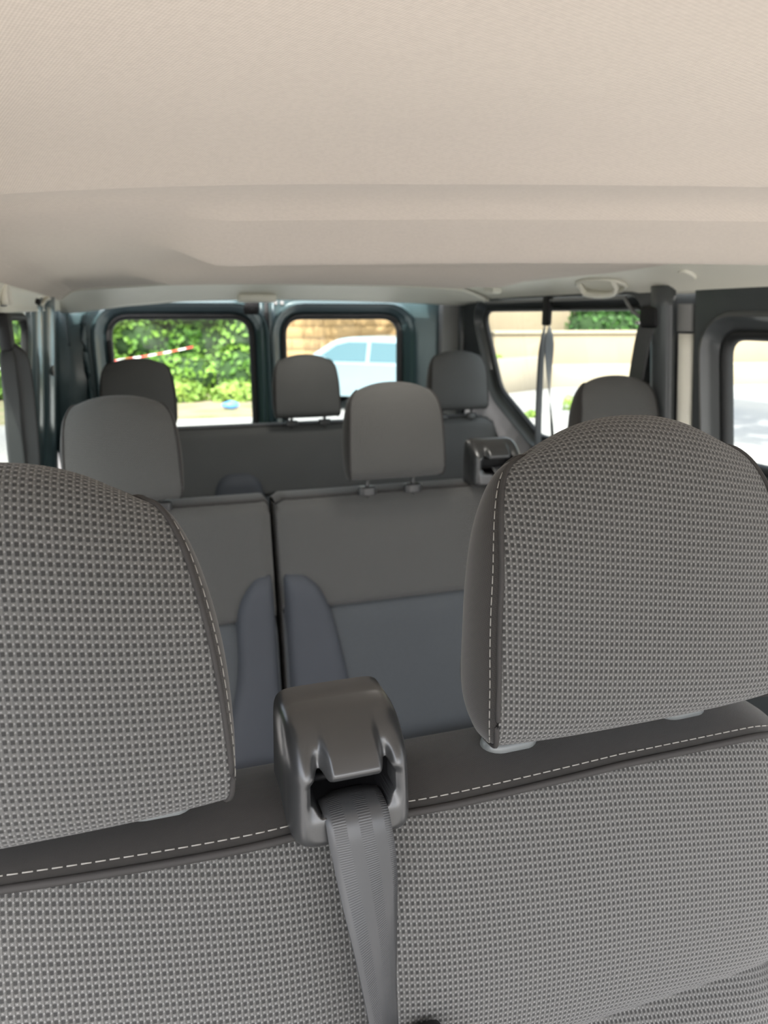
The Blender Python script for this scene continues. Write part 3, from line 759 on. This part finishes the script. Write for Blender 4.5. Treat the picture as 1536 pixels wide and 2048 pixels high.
def backrest(parent, x0, x1, ytop, ztop, seam_z, rl=0.02, rr=0.02, zmin=0.02, thick=0.11, upper='seat_cloth', lower='lower_cloth', seam_drop=0.0):
    yf = recl(ytop, ztop)
    def dr(x):
        d = 0.0
        for e, sg, r in ((x0, -1, rl), (x1, 1, rr)):
            q = (x - (e - sg * r)) * sg
            if q > 0: d += r - sqrt(max(0, r * r - min(q, r * 0.999) ** 2))
        return d
    zf = lambda x: ztop - dr(x)
    edge = lambda x: 0.012 * sst(0.03, 0.0, min(x - x0, x1 - x))
    up = [(seam_z, yf(seam_z) + 0.012), (seam_z + 0.006, yf(seam_z) + 0.003), (seam_z + 0.02, yf(seam_z) - 0.002)] + [(z, yf(z) - 0.004) for z in lin(seam_z + 0.05, ztop - 0.03, 5)] + [(ztop - 0.012, yf(ztop) + 0.002), (ztop, yf(ztop) + 0.014)]
    b1 = panel('backrest', cr(up, 4), upper, parent, x0, x1, zf, edge, ztop, 60)
    lo = [(z, yf(z) - 0.004) for z in lin(zmin, seam_z - 0.05, 6)] + [(seam_z - 0.02, yf(seam_z) - 0.002), (seam_z - 0.006, yf(seam_z) + 0.003), (seam_z, yf(seam_z) + 0.012)]
    panel('lower_panel', cr(lo, 4), lower, parent, x0, x1, lambda x: seam_z - seam_drop * ((x - (x0 + x1) / 2) / (x1 - x0) * 2) ** 2, edge, seam_z, 60)
    # top edge, back shell and sides
    tp_ = cr([(0.0, 0.014), (0.004, 0.018), (0.007, 0.032), (0.008, 0.06), (0.004, 0.09), (-0.01, thick), (-0.1, thick + 0.005), (-0.5, thick - 0.05), (-(ztop - zmin), thick - 0.10)], 4)
    V, UV = [], []; nn = 60
    for i, p in enumerate(tp_):
        for k in range(nn):
            x = x0 + (x1 - x0) * k / (nn - 1)
            V.append((x, ytop + p[1] + edge(x) * (1 - i / len(tp_)), zf(x) + p[0])); UV.append((x, i * 0.01))
    F = [(i * nn + k, i * nn + k + 1, (i + 1) * nn + k + 1, (i + 1) * nn + k) for i in range(len(tp_) - 1) for k in range(nn - 1)]
    mk('top_cover', V, F, 'plain_cloth', parent, UV)
    tube('piping', [(x, ytop + 0.0135 + edge(x), zf(x) + 0.001) for x in lin(x0, x1, 50)], 0.003, 'piping_cloth', b1, 6)
    for xe in (x0, x1):
        V, F, uv = grid(6, 16, lambda u, v: ((xe, yf(zmin + (zf(xe) - zmin) * v) + 0.012 + (thick - 0.03) * u, zmin + (zf(xe) - zmin) * v), (u * 0.1, v)))
        mk('side_cover', V, F, 'plain_cloth', parent, uv)
    box('seat_cushion', (x0, ytop - 0.66, 0.06), (x1, ytop - 0.16, 0.20), 'seat_cloth', parent, 0.04, 4)
    for xx in (x0 + 0.06, x1 - 0.10):
        box('seat_foot', (xx, ytop - 0.58, -0.15), (xx + 0.04, ytop - 0.12, 0.08), 'black_plastic', parent, 0.006, 2)
    return yf
Y2, Z2 = 1.845, 0.836
S1 = empty('single_seat', (-0.55, Y2 - 0.2, 0.0), 'single grey seat of the second row, at the left wall', 'van seat')
yf = backrest(S1, -0.805, -0.290, Y2, Z2, 0.530, rl=0.06, rr=0.015)
pad('bolster', [(0.05, -0.470, -0.294), (0.25, -0.440, -0.294), (0.40, -0.405, -0.294), (0.53, -0.398, -0.294), (0.58, -0.388, -0.294), (0.615, -0.368, -0.295), (0.640, -0.345, -0.297), (0.650, -0.325, -0.302)], yf, 0.030, 'bolster_cloth', S1)
headrest(S1, -0.635, 1.80, 0.868, 0.128, 0.25, 0.105, (-0.71, -0.555), detail=False, sleeve_z=0.846, crown=0.014)
S2 = empty('double_seat', (0.27, Y2 - 0.2, 0.0), 'wide grey two-person seat of the second row, right of the gap', 'van seat')
yf = backrest(S2, -0.272, 0.865, Y2, Z2, 0.545, rl=0.015, rr=0.06, seam_drop=0.0)
pad('bolster', [(0.05, -0.268, -0.080), (0.28, -0.268, -0.095), (0.48, -0.268, -0.128), (0.56, -0.268, -0.150), (0.605, -0.268, -0.172), (0.630, -0.267, -0.195), (0.648, -0.262, -0.222)], yf, 0.030, 'bolster_cloth', S2)
headrest(S2, 0.045, 1.80, 0.882, 0.130, 0.25, 0.105, (-0.025, 0.105), detail=False, sleeve_z=0.846, crown=0.014)
headrest(S2, 0.722, 1.80, 0.882, 0.130, 0.25, 0.105, (0.65, 0.79), detail=False, sleeve_z=0.846, crown=0.014)
housing(S2, 0.340, 1.80, 0.838, 0.150, 0.128)
tag(ribbon('seat_belt', [(V3(0.345, 1.835, 0.89), V3(1, 0, 0)), (V3(0.345, 1.812, 0.893), V3(1, 0, 0)), (V3(0.348, 1.79, 0.87), V3(1, 0, 0)), (V3(0.36, 1.775, 0.80), V3(1, 0, 0)), (V3(0.40, 1.74, 0.6), V3(1, 0, 0)), (V3(0.44, 1.70, 0.42), V3(1, 0, 0))], 0.047),
    'dark seat belt from the housing on the second-row two-person seat', 'seat belt')
Y3, Z3 = 2.92, 0.872
S3 = empty('rear_bench', (0.04, Y3 - 0.2, 0.0), 'grey three-person bench of the third row, in front of the rear doors', 'van seat')
yf = backrest(S3, -0.79, 0.908, Y3, Z3, 0.60, rl=0.08, rr=0.10, upper='seat_back_cloth')
pad('bolster', [(0.05, -0.360, -0.130), (0.50, -0.355, -0.135), (0.62, -0.345, -0.145), (0.66, -0.332, -0.158), (0.685, -0.312, -0.180), (0.700, -0.285, -0.210)], yf, 0.040, 'bolster_cloth', S3)
for cx, zz in ((-0.592, 0.902), (0.042, 0.906), (0.692, 0.912)):
    headrest(S3, cx, 2.875, zz, 0.128, 0.245, 0.10, (cx - 0.06, cx + 0.075), detail=False, sleeve_z=0.882, crown=0.014, mat='seat_back_cloth')

# ---- hanging belts on the walls
a1 = empty('seat_belt', (-0.84, 1.80, 1.22), 'dark belt hanging in two strands in front of the left side window', 'seat belt')
box('belt_anchor', (-0.858, 1.770, 1.225), (-0.835, 1.835, 1.305), 'black_plastic', a1, 0.008, 3)
ribbon('webbing', [(V3(-0.846, 1.79, 1.24), V3(0.3, 1, 0)), (V3(-0.848, 1.79, 1.20), V3(1, 0.6, 0)), (V3(-0.850, 1.79, 1.11), V3(1, 0.3, 0)), (V3(-0.854, 1.78, 1.0), V3(1, 0.2, 0)), (V3(-0.858, 1.77, 0.6), V3(1, 0, 0))], 0.034, mat='dark_webbing', parent=a1)
ribbon('webbing', [(V3(-0.842, 1.805, 1.245), V3(0.5, 1, -0.3)), (V3(-0.828, 1.81, 1.218), V3(1, 0.3, -0.35)), (V3(-0.824, 1.81, 1.15), V3(1, 0.3, -0.1)), (V3(-0.826, 1.80, 1.03), V3(1, 0.2, 0)), (V3(-0.832, 1.80, 0.9), V3(1, 0.1, 0)), (V3(-0.84, 1.80, 0.5), V3(1, 0, 0))], 0.038, mat='dark_webbing', parent=a1)
a2 = empty('seat_belt', (0.86, 2.49, 1.30), 'belt hanging from the roof rail across the right rear quarter window', 'seat belt')
box('belt_anchor', (0.845, 2.462, 1.262), (0.866, 2.508, 1.365), 'black_plastic', a2, 0.008, 3)
ribbon('webbing', [(V3(0.856, 2.495, 1.28), V3(0.6, 1, 0)), (V3(0.855, 2.505, 1.20), V3(1, 0.3, 0)), (V3(0.855, 2.51, 1.12), V3(1, 0.05, 0)), (V3(0.855, 2.505, 0.9), V3(1, 0, 0)), (V3(0.87, 2.50, 0.55), V3(1, 0, 0))], 0.028, parent=a2)
ribbon('webbing', [(V3(0.858, 2.47, 1.28), V3(0.4, 1, 0)), (V3(0.858, 2.462, 1.20), V3(1, 0.25, 0)), (V3(0.858, 2.452, 1.10), V3(1, 0.7, 0)), (V3(0.858, 2.435, 1.0), V3(0.6, 1, 0)), (V3(0.858, 2.405, 0.88), V3(0.3, 1, 0)), (V3(0.88, 2.36, 0.5), V3(0, 1, 0))], 0.047, parent=a2)
a3 = empty('seat_belt', (0.86, 1.88, 1.28), 'wide dark belt on the right pillar behind the second-row corner headrest', 'seat belt')
box('belt_anchor', (0.835, 1.838, 1.262), (0.866, 1.925, 1.328), 'black_plastic', a3, 0.02, 4)
box('anchor_glint', (0.828, 1.905, 1.272), (0.838, 1.925, 1.284), 'steel', a3, 0.003, 2)  # small steel block added as a glint on the belt anchor
ribbon('webbing', [(V3(0.848, 1.895, 1.275), V3(0, 1, 0)), (V3(0.842, 1.90, 1.22), V3(0, 1, 0)), (V3(0.838, 1.91, 1.12), V3(0.05, 1, 0)), (V3(0.835, 1.92, 0.95), V3(0.1, 1, 0)), (V3(0.85, 1.93, 0.6), V3(0, 1, 0))], 0.075, parent=a3)

# ================================================================ OUTSIDE
GZ = -0.55
gr = box('ground', (-90, -60, GZ - 0.2), (90, 120, GZ), 'asphalt'); tag(gr, 'pale grey sunlit road surface around the van', 'ground', kind='structure')
def patch(name, pts, z, mat, label, cat):
    V = [(x, y, z) for x, y in pts] + [(x, y, z - 0.1) for x, y in pts]; k = len(pts)
    F = [tuple(range(k))] + [(i, (i + 1) % k + 0, (i + 1) % k + k, i + k) for i in range(k)]
    o = mk(name, V, F, mat, smooth=False); return tag(o, label, cat, kind='structure')
patch('verge', [(-9, 14.6), (2.6, 13.9), (3.0, 15.5), (3.2, 26), (-9, 26)], GZ + 0.05, 'dry_earth', 'dry earth verge in front of the hedge', 'ground')

def leaves(name, blobs, count, size, mat, parent=None, seed=1, flat=0.0):
    """loose leaves on the surface of ellipsoid clumps"""
    rnd = random.Random(seed); V, F = [], []
    wts = [b_[3] * b_[5] for b_ in blobs]
    for _ in range(count):
        cx, cy, cz, rx, ry, rz = rnd.choices(blobs, wts)[0]
        while True:
            d = Vector((rnd.uniform(-1, 1), rnd.uniform(-1, 1), rnd.uniform(-1, 1)))
            if 0.05 < d.length < 1: break
        d.normalize(); rr = 1 - abs(rnd.gauss(0, 0.10)); p = Vector((cx + d.x * rx * rr, cy + d.y * ry * rr, cz + d.z * rz * rr))
        nn = (d + Vector((rnd.gauss(0, 0.5), rnd.gauss(0, 0.5), rnd.gauss(0, 0.5)))).normalized()
        s = nn.orthogonal().normalized(); q = nn.cross(s); a = rnd.uniform(0, 2 * pi); s, q = s * cos(a) + q * sin(a), q * cos(a) - s * sin(a)
        L_ = size * rnd.uniform(0.6, 1.3); o_ = len(V)
        V += [p - s * L_ * 0.5, p + q * L_ * 0.32 + nn * L_ * 0.06, p + s * L_ * 0.5, p - q * L_ * 0.32 + nn * L_ * 0.06]; F.append((o_, o_ + 1, o_ + 2, o_ + 3))
    return mk(name, V, F, mat, parent, smooth=False)
def cores(name, blobs, f, mat, parent):
    bm = bmesh.new()
    for cx, cy, cz, rx, ry, rz in blobs:
        r = bmesh.ops.create_icosphere(bm, subdivisions=2, radius=1)
        for v in r['verts']: v.co = Vector((cx + v.co.x * rx * f, cy + v.co.y * ry * f, cz + v.co.z * rz * f))
    me = bpy.data.meshes.new(name); bm.to_mesh(me); bm.free(); me.materials.append(M[mat]); me.polygons.foreach_set('use_smooth', [True] * len(me.polygons))
    return link(bpy.data.objects.new(name, me), parent)
rnd = random.Random(3)
he = empty('hedge', (-2, 18.5, GZ), 'tall bright green hedge seen through the left rear door window', 'hedge')
bl = []
for x in lin(-8.5, 1.6, 11):
    top = 3.2
    for z in (0.45, 1.3, 2.1, 2.9):
        bl.append((x + rnd.uniform(-0.3, 0.3), 18.4 + rnd.uniform(-0.35, 0.35) + 0.2 * z, GZ + z, rnd.uniform(0.75, 1.0), rnd.uniform(0.7, 0.95), rnd.uniform(0.55, 0.75)))
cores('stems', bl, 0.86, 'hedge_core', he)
f_ = leaves('foliage', bl, 22000, 0.16, 'hedge_leaf', he, 5); f_['kind'] = 'stuff'
# left side hedge by the side window
h2 = empty('hedge', (-6.5, 10, GZ), 'green hedge standing outside the left side window', 'hedge')
bl2 = [(-6.6 + rnd.uniform(-0.3, 0.3), y, GZ + z, 0.9, 0.9, 0.75) for y in lin(4.5, 15.5, 11) for z in (0.45, 1.35, 2.2, 2.95)]
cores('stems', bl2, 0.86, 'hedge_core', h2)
f_ = leaves('foliage', bl2, 12000, 0.16, 'hedge_leaf', h2, 6); f_['kind'] = 'stuff'
# low plants at the foot of the hedge
for i, (x, y, r, h) in enumerate([(0.25, 16.7, 0.55, 0.42), (1.35, 16.5, 0.52, 0.36), (2.4, 16.8, 0.48, 0.36), (-0.95, 16.8, 0.60, 0.45)]):
    lab = ['low green weeds on the verge just right of the third-row left headrest', 'low leafy weeds in the middle of the left rear window', 'low weeds at the right end of the verge', 'low weeds on the verge behind the third-row left headrest'][i]
    e = empty('weed_patch', (x, y, GZ), lab, 'weeds', 'low weeds along the verge')
    b_ = [(x, y, GZ + 0.1, r, 0.45, h)]
    f_ = leaves('foliage', b_, 900, 0.13, 'weed_leaf', e, 20 + i); f_['kind'] = 'stuff'
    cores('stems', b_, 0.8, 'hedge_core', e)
# barrier tape across the hedge
tp0 = empty('barrier_tape', (0.4, 16.2, 0.3), 'red and white barrier tape strung in front of the hedge', 'tape')
A, B = Vector((-5.0, 16.3, 0.38)), Vector((0.62, 17.82, 0.60))
k_ = 34
for i in range(k_):
    t0, t1 = i / k_, (i + 1) / k_
    sag = lambda t: Vector((0, 0, -0.22 * 4 * t * (1 - t)))
    p0, p1 = A.lerp(B, t0) + sag(t0), A.lerp(B, t1) + sag(t1)
    hh = Vector((0, 0.005, 0.014)); off = Vector((0, -0.002, 0))
    V = [p0 - hh, p1 - hh, p1 + hh, p0 + hh]; V += [q + Vector((0, 0.003, 0)) for q in V]
    F = [(0, 1, 2, 3), (7, 6, 5, 4), (0, 4, 5, 1), (3, 2, 6, 7), (1, 5, 6, 2), (0, 3, 7, 4)]
    mk('tape_band', V, F, 'tape_red' if i % 2 else 'tape_white', tp0, smooth=False)
for q in (A,): tube('tape_stake', [(q.x, q.y + 0.02, GZ), (q.x, q.y + 0.02, q.z + 0.06)], 0.02, 'bark', tp0)
# blue litter
lt = mk('plastic_bag', *(lambda V, F, u: (V, F))(*grid(9, 7, lambda u, v: ((1.05 + 0.17 * cos(2 * pi * u) * sin(pi * v) * (1 + 0.2 * sin(7 * u)), 14.9 + 0.1 * sin(2 * pi * u) * sin(pi * v), GZ + 0.06 + 0.07 - 0.075 * cos(pi * v) * (1 + 0.2 * sin(9 * u))), (u, v)))), 'blue_plastic_bag')
tag(lt, 'small crumpled blue plastic bag on the verge', 'litter')

# yellow stone wall with real courses behind the parked car
sw = empty('stone_wall', (6.0, 20.5, GZ), 'yellow stone-block wall behind the parked car', 'wall')
box('wall_core', (3.1, 20.60, GZ), (9.2, 20.95, GZ + 3.4), 'mortar', sw)
me_stone = None
rs_ = random.Random(11)
for r in range(11):
    z = GZ + r * 0.31; x = 3.1 - (r % 2) * 0.35
    while x < 9.2:
        L_ = rs_.uniform(0.6, 0.95); x0_, x1_ = max(x, 3.1), min(x + L_, 9.2)
        if x1_ - x0_ > 0.15:
            if me_stone is None:
                s_ = box('stone', (-0.5, -0.5, -0.5), (0.5, 0.5, 0.5), 'yellow_stone', sw, 0.02, 1); me_stone = s_.data
            else:
                s_ = bpy.data.objects.new('stone', me_stone); link(s_, sw)
            s_.scale = (x1_ - x0_ - 0.018, 0.16, 0.292)
            s_.location = Vector(((x0_ + x1_) / 2, 20.55 + rs_.uniform(-0.012, 0.012), z + 0.155)) - ORG[sw.name]
        x += L_
# ---- parked car
CARL = Vector((4.15, 14.6, GZ)); CARR = radians(-42)
car = empty('parked_car', CARL, 'pale blue-white saloon car parked behind the van', 'car')
car.rotation_euler = (0, 0, CARR)
ORG[car.name] = Vector((0, 0, 0))
def carsec():
    # side profile (x along the car, z up): lower body and cabin
    low = cr([(-2.15, 0.30), (-2.20, 0.55), (-2.12, 0.80), (-1.6, 0.90), (-1.15, 0.93), (0.0, 0.94), (1.0, 0.93), (1.7, 0.93), (2.1, 0.88), (2.18, 0.6), (2.12, 0.30)], 6)
    return low
low = carsec()
V, F = [], []; nn = len(low); wz = [-0.82, -0.84, -0.78, 0.0, 0.78, 0.84, 0.82]
for w_ in (-0.85, -0.80, -0.4, 0.0, 0.4, 0.80, 0.85):
    ed = 0.02 if abs(w_) > 0.82 else 0.0
    for p in low: V.append((p.x * (1 - 0.04 * abs(w_)), w_, p.y - ed * (1 if p.y > 0.7 else 0)))
for i in range(6):
    for k in range(nn - 1): F.append((i * nn + k, i * nn + k + 1, (i + 1) * nn + k + 1, (i + 1) * nn + k))
F.append(tuple(range(nn))); F.append(tuple(6 * nn + k for k in range(nn))[::-1])
mk('body', V, F, 'car_paint', car, autos=40)
roof = cr([(-1.50, 0.90), (-1.10, 1.16), (-0.75, 1.36), (-0.4, 1.43), (0.2, 1.44), (0.7, 1.40), (1.15, 1.20), (1.65, 0.91)], 6)
V, F = [], []; nn = len(roof); W5 = ((-0.80, 0), (-0.66, 1), (-0.3, 1.01), (0.3, 1.01), (0.66, 1), (0.80, 0))
for w_, f__ in W5:
    for p in roof:
        hz = 0.90 + (p.y - 0.90) * f__ if f__ else 0.90
        t = (p.y - 0.90) / 0.54
        V.append((p.x if f__ else p.x * 1.0, w_ if not f__ else math.copysign(abs(w_) + 0.14 * (1 - t) * (abs(w_) > 0.5), w_), hz))
for i in range(len(W5) - 1):
    for k in range(nn - 1): F.append((i * nn + k, i * nn + k + 1, (i + 1) * nn + k + 1, (i + 1) * nn + k))
mk('cabin', V, F, 'car_paint', car, autos=40)
def carwin(name, pts, sgn):
    # side glass lies on the sloping cabin side
    out = []
    for x, z in pts:
        t = (z - 0.90) / 0.54; out.append((x, sgn * (0.808 - 0.14 * t), z))
    inn = [(x, y - sgn * 0.03, z) for x, y, z in out]; k = len(out)
    mk(name, out + inn, [tuple(range(k)), tuple(range(k, 2 * k))[::-1]] + [(i, (i + 1) % k, (i + 1) % k + k, i + k) for i in range(k)], 'car_glass', car, smooth=False)
for sgn in (-1, 1):
    carwin('side_window', [(-1.18, 0.97), (-0.03, 0.97), (-0.03, 1.34), (-0.42, 1.345), (-0.70, 1.28)], sgn)
    carwin('side_window', [(0.05, 0.97), (1.05, 0.97), (1.02, 1.06), (0.82, 1.26), (0.58, 1.33), (0.05, 1.345)], sgn)
    for xw in (-1.35, 1.35):
        V = []; F = []
        for rr, yy in ((0.31, 0.66), (0.31, 0.87), (0.22, 0.88), (0.19, 0.85), (0.05, 0.86), (0.001, 0.86)):
            for k in range(20): V.append((xw + rr * cos(2 * pi * k / 20), sgn * yy, 0.31 + rr * sin(2 * pi * k / 20)))
        for i in range(5):
            for k in range(20): F.append((i * 20 + k, i * 20 + (k + 1) % 20, (i + 1) * 20 + (k + 1) % 20, (i + 1) * 20 + k))
        mk('wheel', V, F, 'black_rubber', car)
    box('door_mirror', (-1.0, sgn * 0.93 - 0.08, 0.94), (-0.85, sgn * 0.93 + 0.08, 1.06), 'car_paint', car, 0.03, 2)
def slantglass(name, x0, z0, x1, z1):
    V = [(x0, -0.66, z0), (x0, 0.66, z0), (x1, 0.58, z1), (x1, -0.58, z1)]
    V2 = [(x, y, z + 0.015) for x, y, z in V]
    mk(name, V + V2, [(0, 1, 2, 3), (7, 6, 5, 4), (0, 4, 5, 1), (1, 5, 6, 2), (2, 6, 7, 3), (3, 7, 4, 0)], 'car_glass', car, smooth=False)
slantglass('windscreen', -1.40, 0.965, -0.80, 1.335); slantglass('rear_window', 1.50, 0.99, 0.90, 1.315)

# branch leaves and pale vehicle seen at the top right of the rear window
tr = empty('tree', (8.5, 20.25, GZ), 'tree with hanging leafy branch above the parked car', 'tree')
tb = [(4.55, 18.4, 1.65, 0.55, 0.5, 0.40), (5.2, 18.6, 2.2, 0.9, 0.8, 0.7), (4.4, 18.8, 2.9, 1.1, 1.0, 0.9)]
f_ = leaves('foliage', tb, 2600, 0.15, 'dark_leaf', tr, 9); f_['kind'] = 'stuff'
tube('trunk', cr([(8.5, 20.25, GZ), (8.4, 20.2, 1.4), (7.8, 19.9, 2.6), (6.0, 19.0, 3.0), (4.6, 18.5, 2.0)], 6), 0.09, 'bark', tr)
van = empty('delivery_van', (6.75, 18.9, GZ), 'pale blue van parked behind the saloon car, cut off by the window frame', 'van')
van.rotation_euler = (0, 0, radians(72)); ORG[van.name] = Vector((0, 0, 0))
pr = cr([(-1.5, 0.35), (-1.52, 0.9), (-1.25, 1.15), (-0.75, 1.85), (-0.45, 2.0), (0.3, 2.05), (1.2, 2.05), (1.38, 1.9), (1.4, 0.35)], 5); nn = len(pr)
V = []
for yy in (-0.82, -0.72, 0.72, 0.82):
    for p in pr: V.append((p.x, yy * (1 - 0.07 * max(0, p.y - 1)), p.y - (0.06 if abs(yy) > 0.8 and p.y > 1.7 else 0)))
F = [(i * nn + k, i * nn + k + 1, (i + 1) * nn + k + 1, (i + 1) * nn + k) for i in range(3) for k in range(nn - 1)] + [tuple(range(nn))[::-1], tuple(3 * nn + k for k in range(nn))]
mk('body', V, F, 'car_paint', van, autos=35)
for sgn in (-1, 1):
    out = [(x, sgn * 0.80, z) for x, z in [(-0.95, 1.20), (-0.25, 1.20), (-0.25, 1.78), (-0.55, 1.78)]]; inn = [(x, y - sgn * 0.06, z) for x, y, z in out]
    mk('side_window', out + inn, [(0, 1, 2, 3), (7, 6, 5, 4)] + [(i, (i + 1) % 4, (i + 1) % 4 + 4, i + 4) for i in range(4)], 'car_glass', van, smooth=False)
    for xw in (-0.95, 0.9):
        V = [(xw + rr * cos(2 * pi * k / 18), sgn * yy, 0.33 + rr * sin(2 * pi * k / 18)) for rr, yy in ((0.33, 0.62), (0.33, 0.83), (0.2, 0.84), (0.02, 0.82)) for k in range(18)]
        mk('wheel', V, [(i * 18 + k, i * 18 + (k + 1) % 18, (i + 1) * 18 + (k + 1) % 18, (i + 1) * 18 + k) for i in range(3) for k in range(18)], 'black_rubber', van)
V = [(-1.24, -0.66, 1.18), (-1.24, 0.66, 1.18), (-0.79, 0.60, 1.80), (-0.79, -0.60, 1.80)]; V += [(x - 0.02, y, z + 0.02) for x, y, z in V]
mk('windscreen', V, [(0, 1, 2, 3), (7, 6, 5, 4), (0, 4, 5, 1), (1, 5, 6, 2), (2, 6, 7, 3), (3, 7, 4, 0)], 'car_glass', van, smooth=False)

# ---- walls seen through the right windows
def rwall(name, p, q, z1, th, mat, label, coping=None, cat='wall', ledge=None):
    p, q = Vector((*p, 0)), Vector((*q, 0)); t = (q - p); L_ = t.length; t.normalize(); ang = math.atan2(t.y, t.x)
    e = empty(name, (p.x, p.y, GZ), label, cat); e.rotation_euler = (0, 0, ang); ORG[e.name] = Vector((0, 0, 0))
    box('wall_body', (0, 0, 0), (L_, th, z1 - GZ), mat, e, 0.01, 1)
    if coping: box('coping', (-0.03, -0.06, z1 - GZ), (L_ + 0.03, th + 0.06, z1 - GZ + 0.09), coping, e, 0.015, 2)
    if ledge: box('ledge', (0, -ledge[0], 0), (L_, 0.0, ledge[1]), 'cream_coping', e, 0.015, 2)
    return e
rwall('boundary_wall', (8.6, 18.6), (26, 15.6), 0.80, 0.3, 'cream_render', 'long cream rendered boundary wall across the road, seen through the right windows', 'cream_coping', ledge=(0.9, 0.55))
rwall('planter_wall', (6.2, 15.6), (9.6, 17.2), 0.28, 0.3, 'pale_concrete', 'low pale wall of a raised bed in front of the boundary wall', None)
rwall('house_wall', (9.4, 22.5), (16.2, 20.8), 3.6, 0.3, 'cream_render', 'pale house wall rising behind the boundary wall', None)
rwall('house_wall', (15.0, 29.5), (46, 15.0), 5.0, 0.3, 'cream_coping', 'distant pale facade behind the green hedge at the right', None)
rwall('gate_pillar', (20.0, 18.7), (20.6, 18.6), 2.2, 0.5, 'white_paint', 'white gate pillar at the end of the clipped hedge', None, 'pillar')
e = empty('hedge', (15, 19.2, GZ), 'dark clipped hedge rising above the cream boundary wall', 'hedge')
bl3 = [(x, 20.0 - 0.17 * (x - 12), GZ + z, 0.8, 0.6, 0.7) for x in lin(12.4, 18.3, 9) for z in (0.6, 1.5, 2.3)]
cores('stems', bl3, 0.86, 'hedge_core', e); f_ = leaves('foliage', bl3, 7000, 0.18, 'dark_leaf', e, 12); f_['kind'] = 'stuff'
for i, (x, y, z, r, h, lab) in enumerate([(8.05, 17.35, GZ, 0.32, 0.58, 'bright green plants growing on the raised bed'), (7.6, 13.1, GZ, 0.14, 0.20, 'small weed tuft in the road by the hanging belt'), (6.3, 12.3, GZ, 0.13, 0.09, 'yellowish weed tuft on the road left of the hanging belt')]):
    e = empty('weed_patch', (x, y, z), lab, 'weeds')
    f_ = leaves('foliage', [(x, y, z + h * 0.5, r, r * 0.6, h)], 700 if i == 0 else 120, 0.13 if i == 0 else 0.09, 'weed_leaf', e, 40 + i); f_['kind'] = 'stuff'
# street tree whose crown shades the road in patches
for i, (x, y, z, lab) in enumerate([(9.5, 6.0, 5.2, 'street tree throwing dappled shade on the road right of the van'), (14.5, 6.2, 5.6, 'second street tree further right along the road')]):
    e = empty('street_tree', (x + 2.2, y - 2.4, GZ), lab, 'tree', 'street trees')
    b_ = [(x + rnd.uniform(-2.3, 2.3), y + rnd.uniform(-2.2, 2.2), z + rnd.uniform(-0.8, 1.6), rnd.uniform(0.5, 1.0), rnd.uniform(0.5, 1.0), 0.6) for _ in range(14)]
    f_ = leaves('foliage', b_, 5200, 0.26, 'dark_leaf', e, 50 + i); f_['kind'] = 'stuff'
    tube('trunk', cr([(x + 2.2, y - 2.4, GZ), (x + 2.1, y - 2.2, 1.6), (x + 1.2, y - 1.2, 3.6), (x, y, z)], 5), 0.14, 'bark', e)
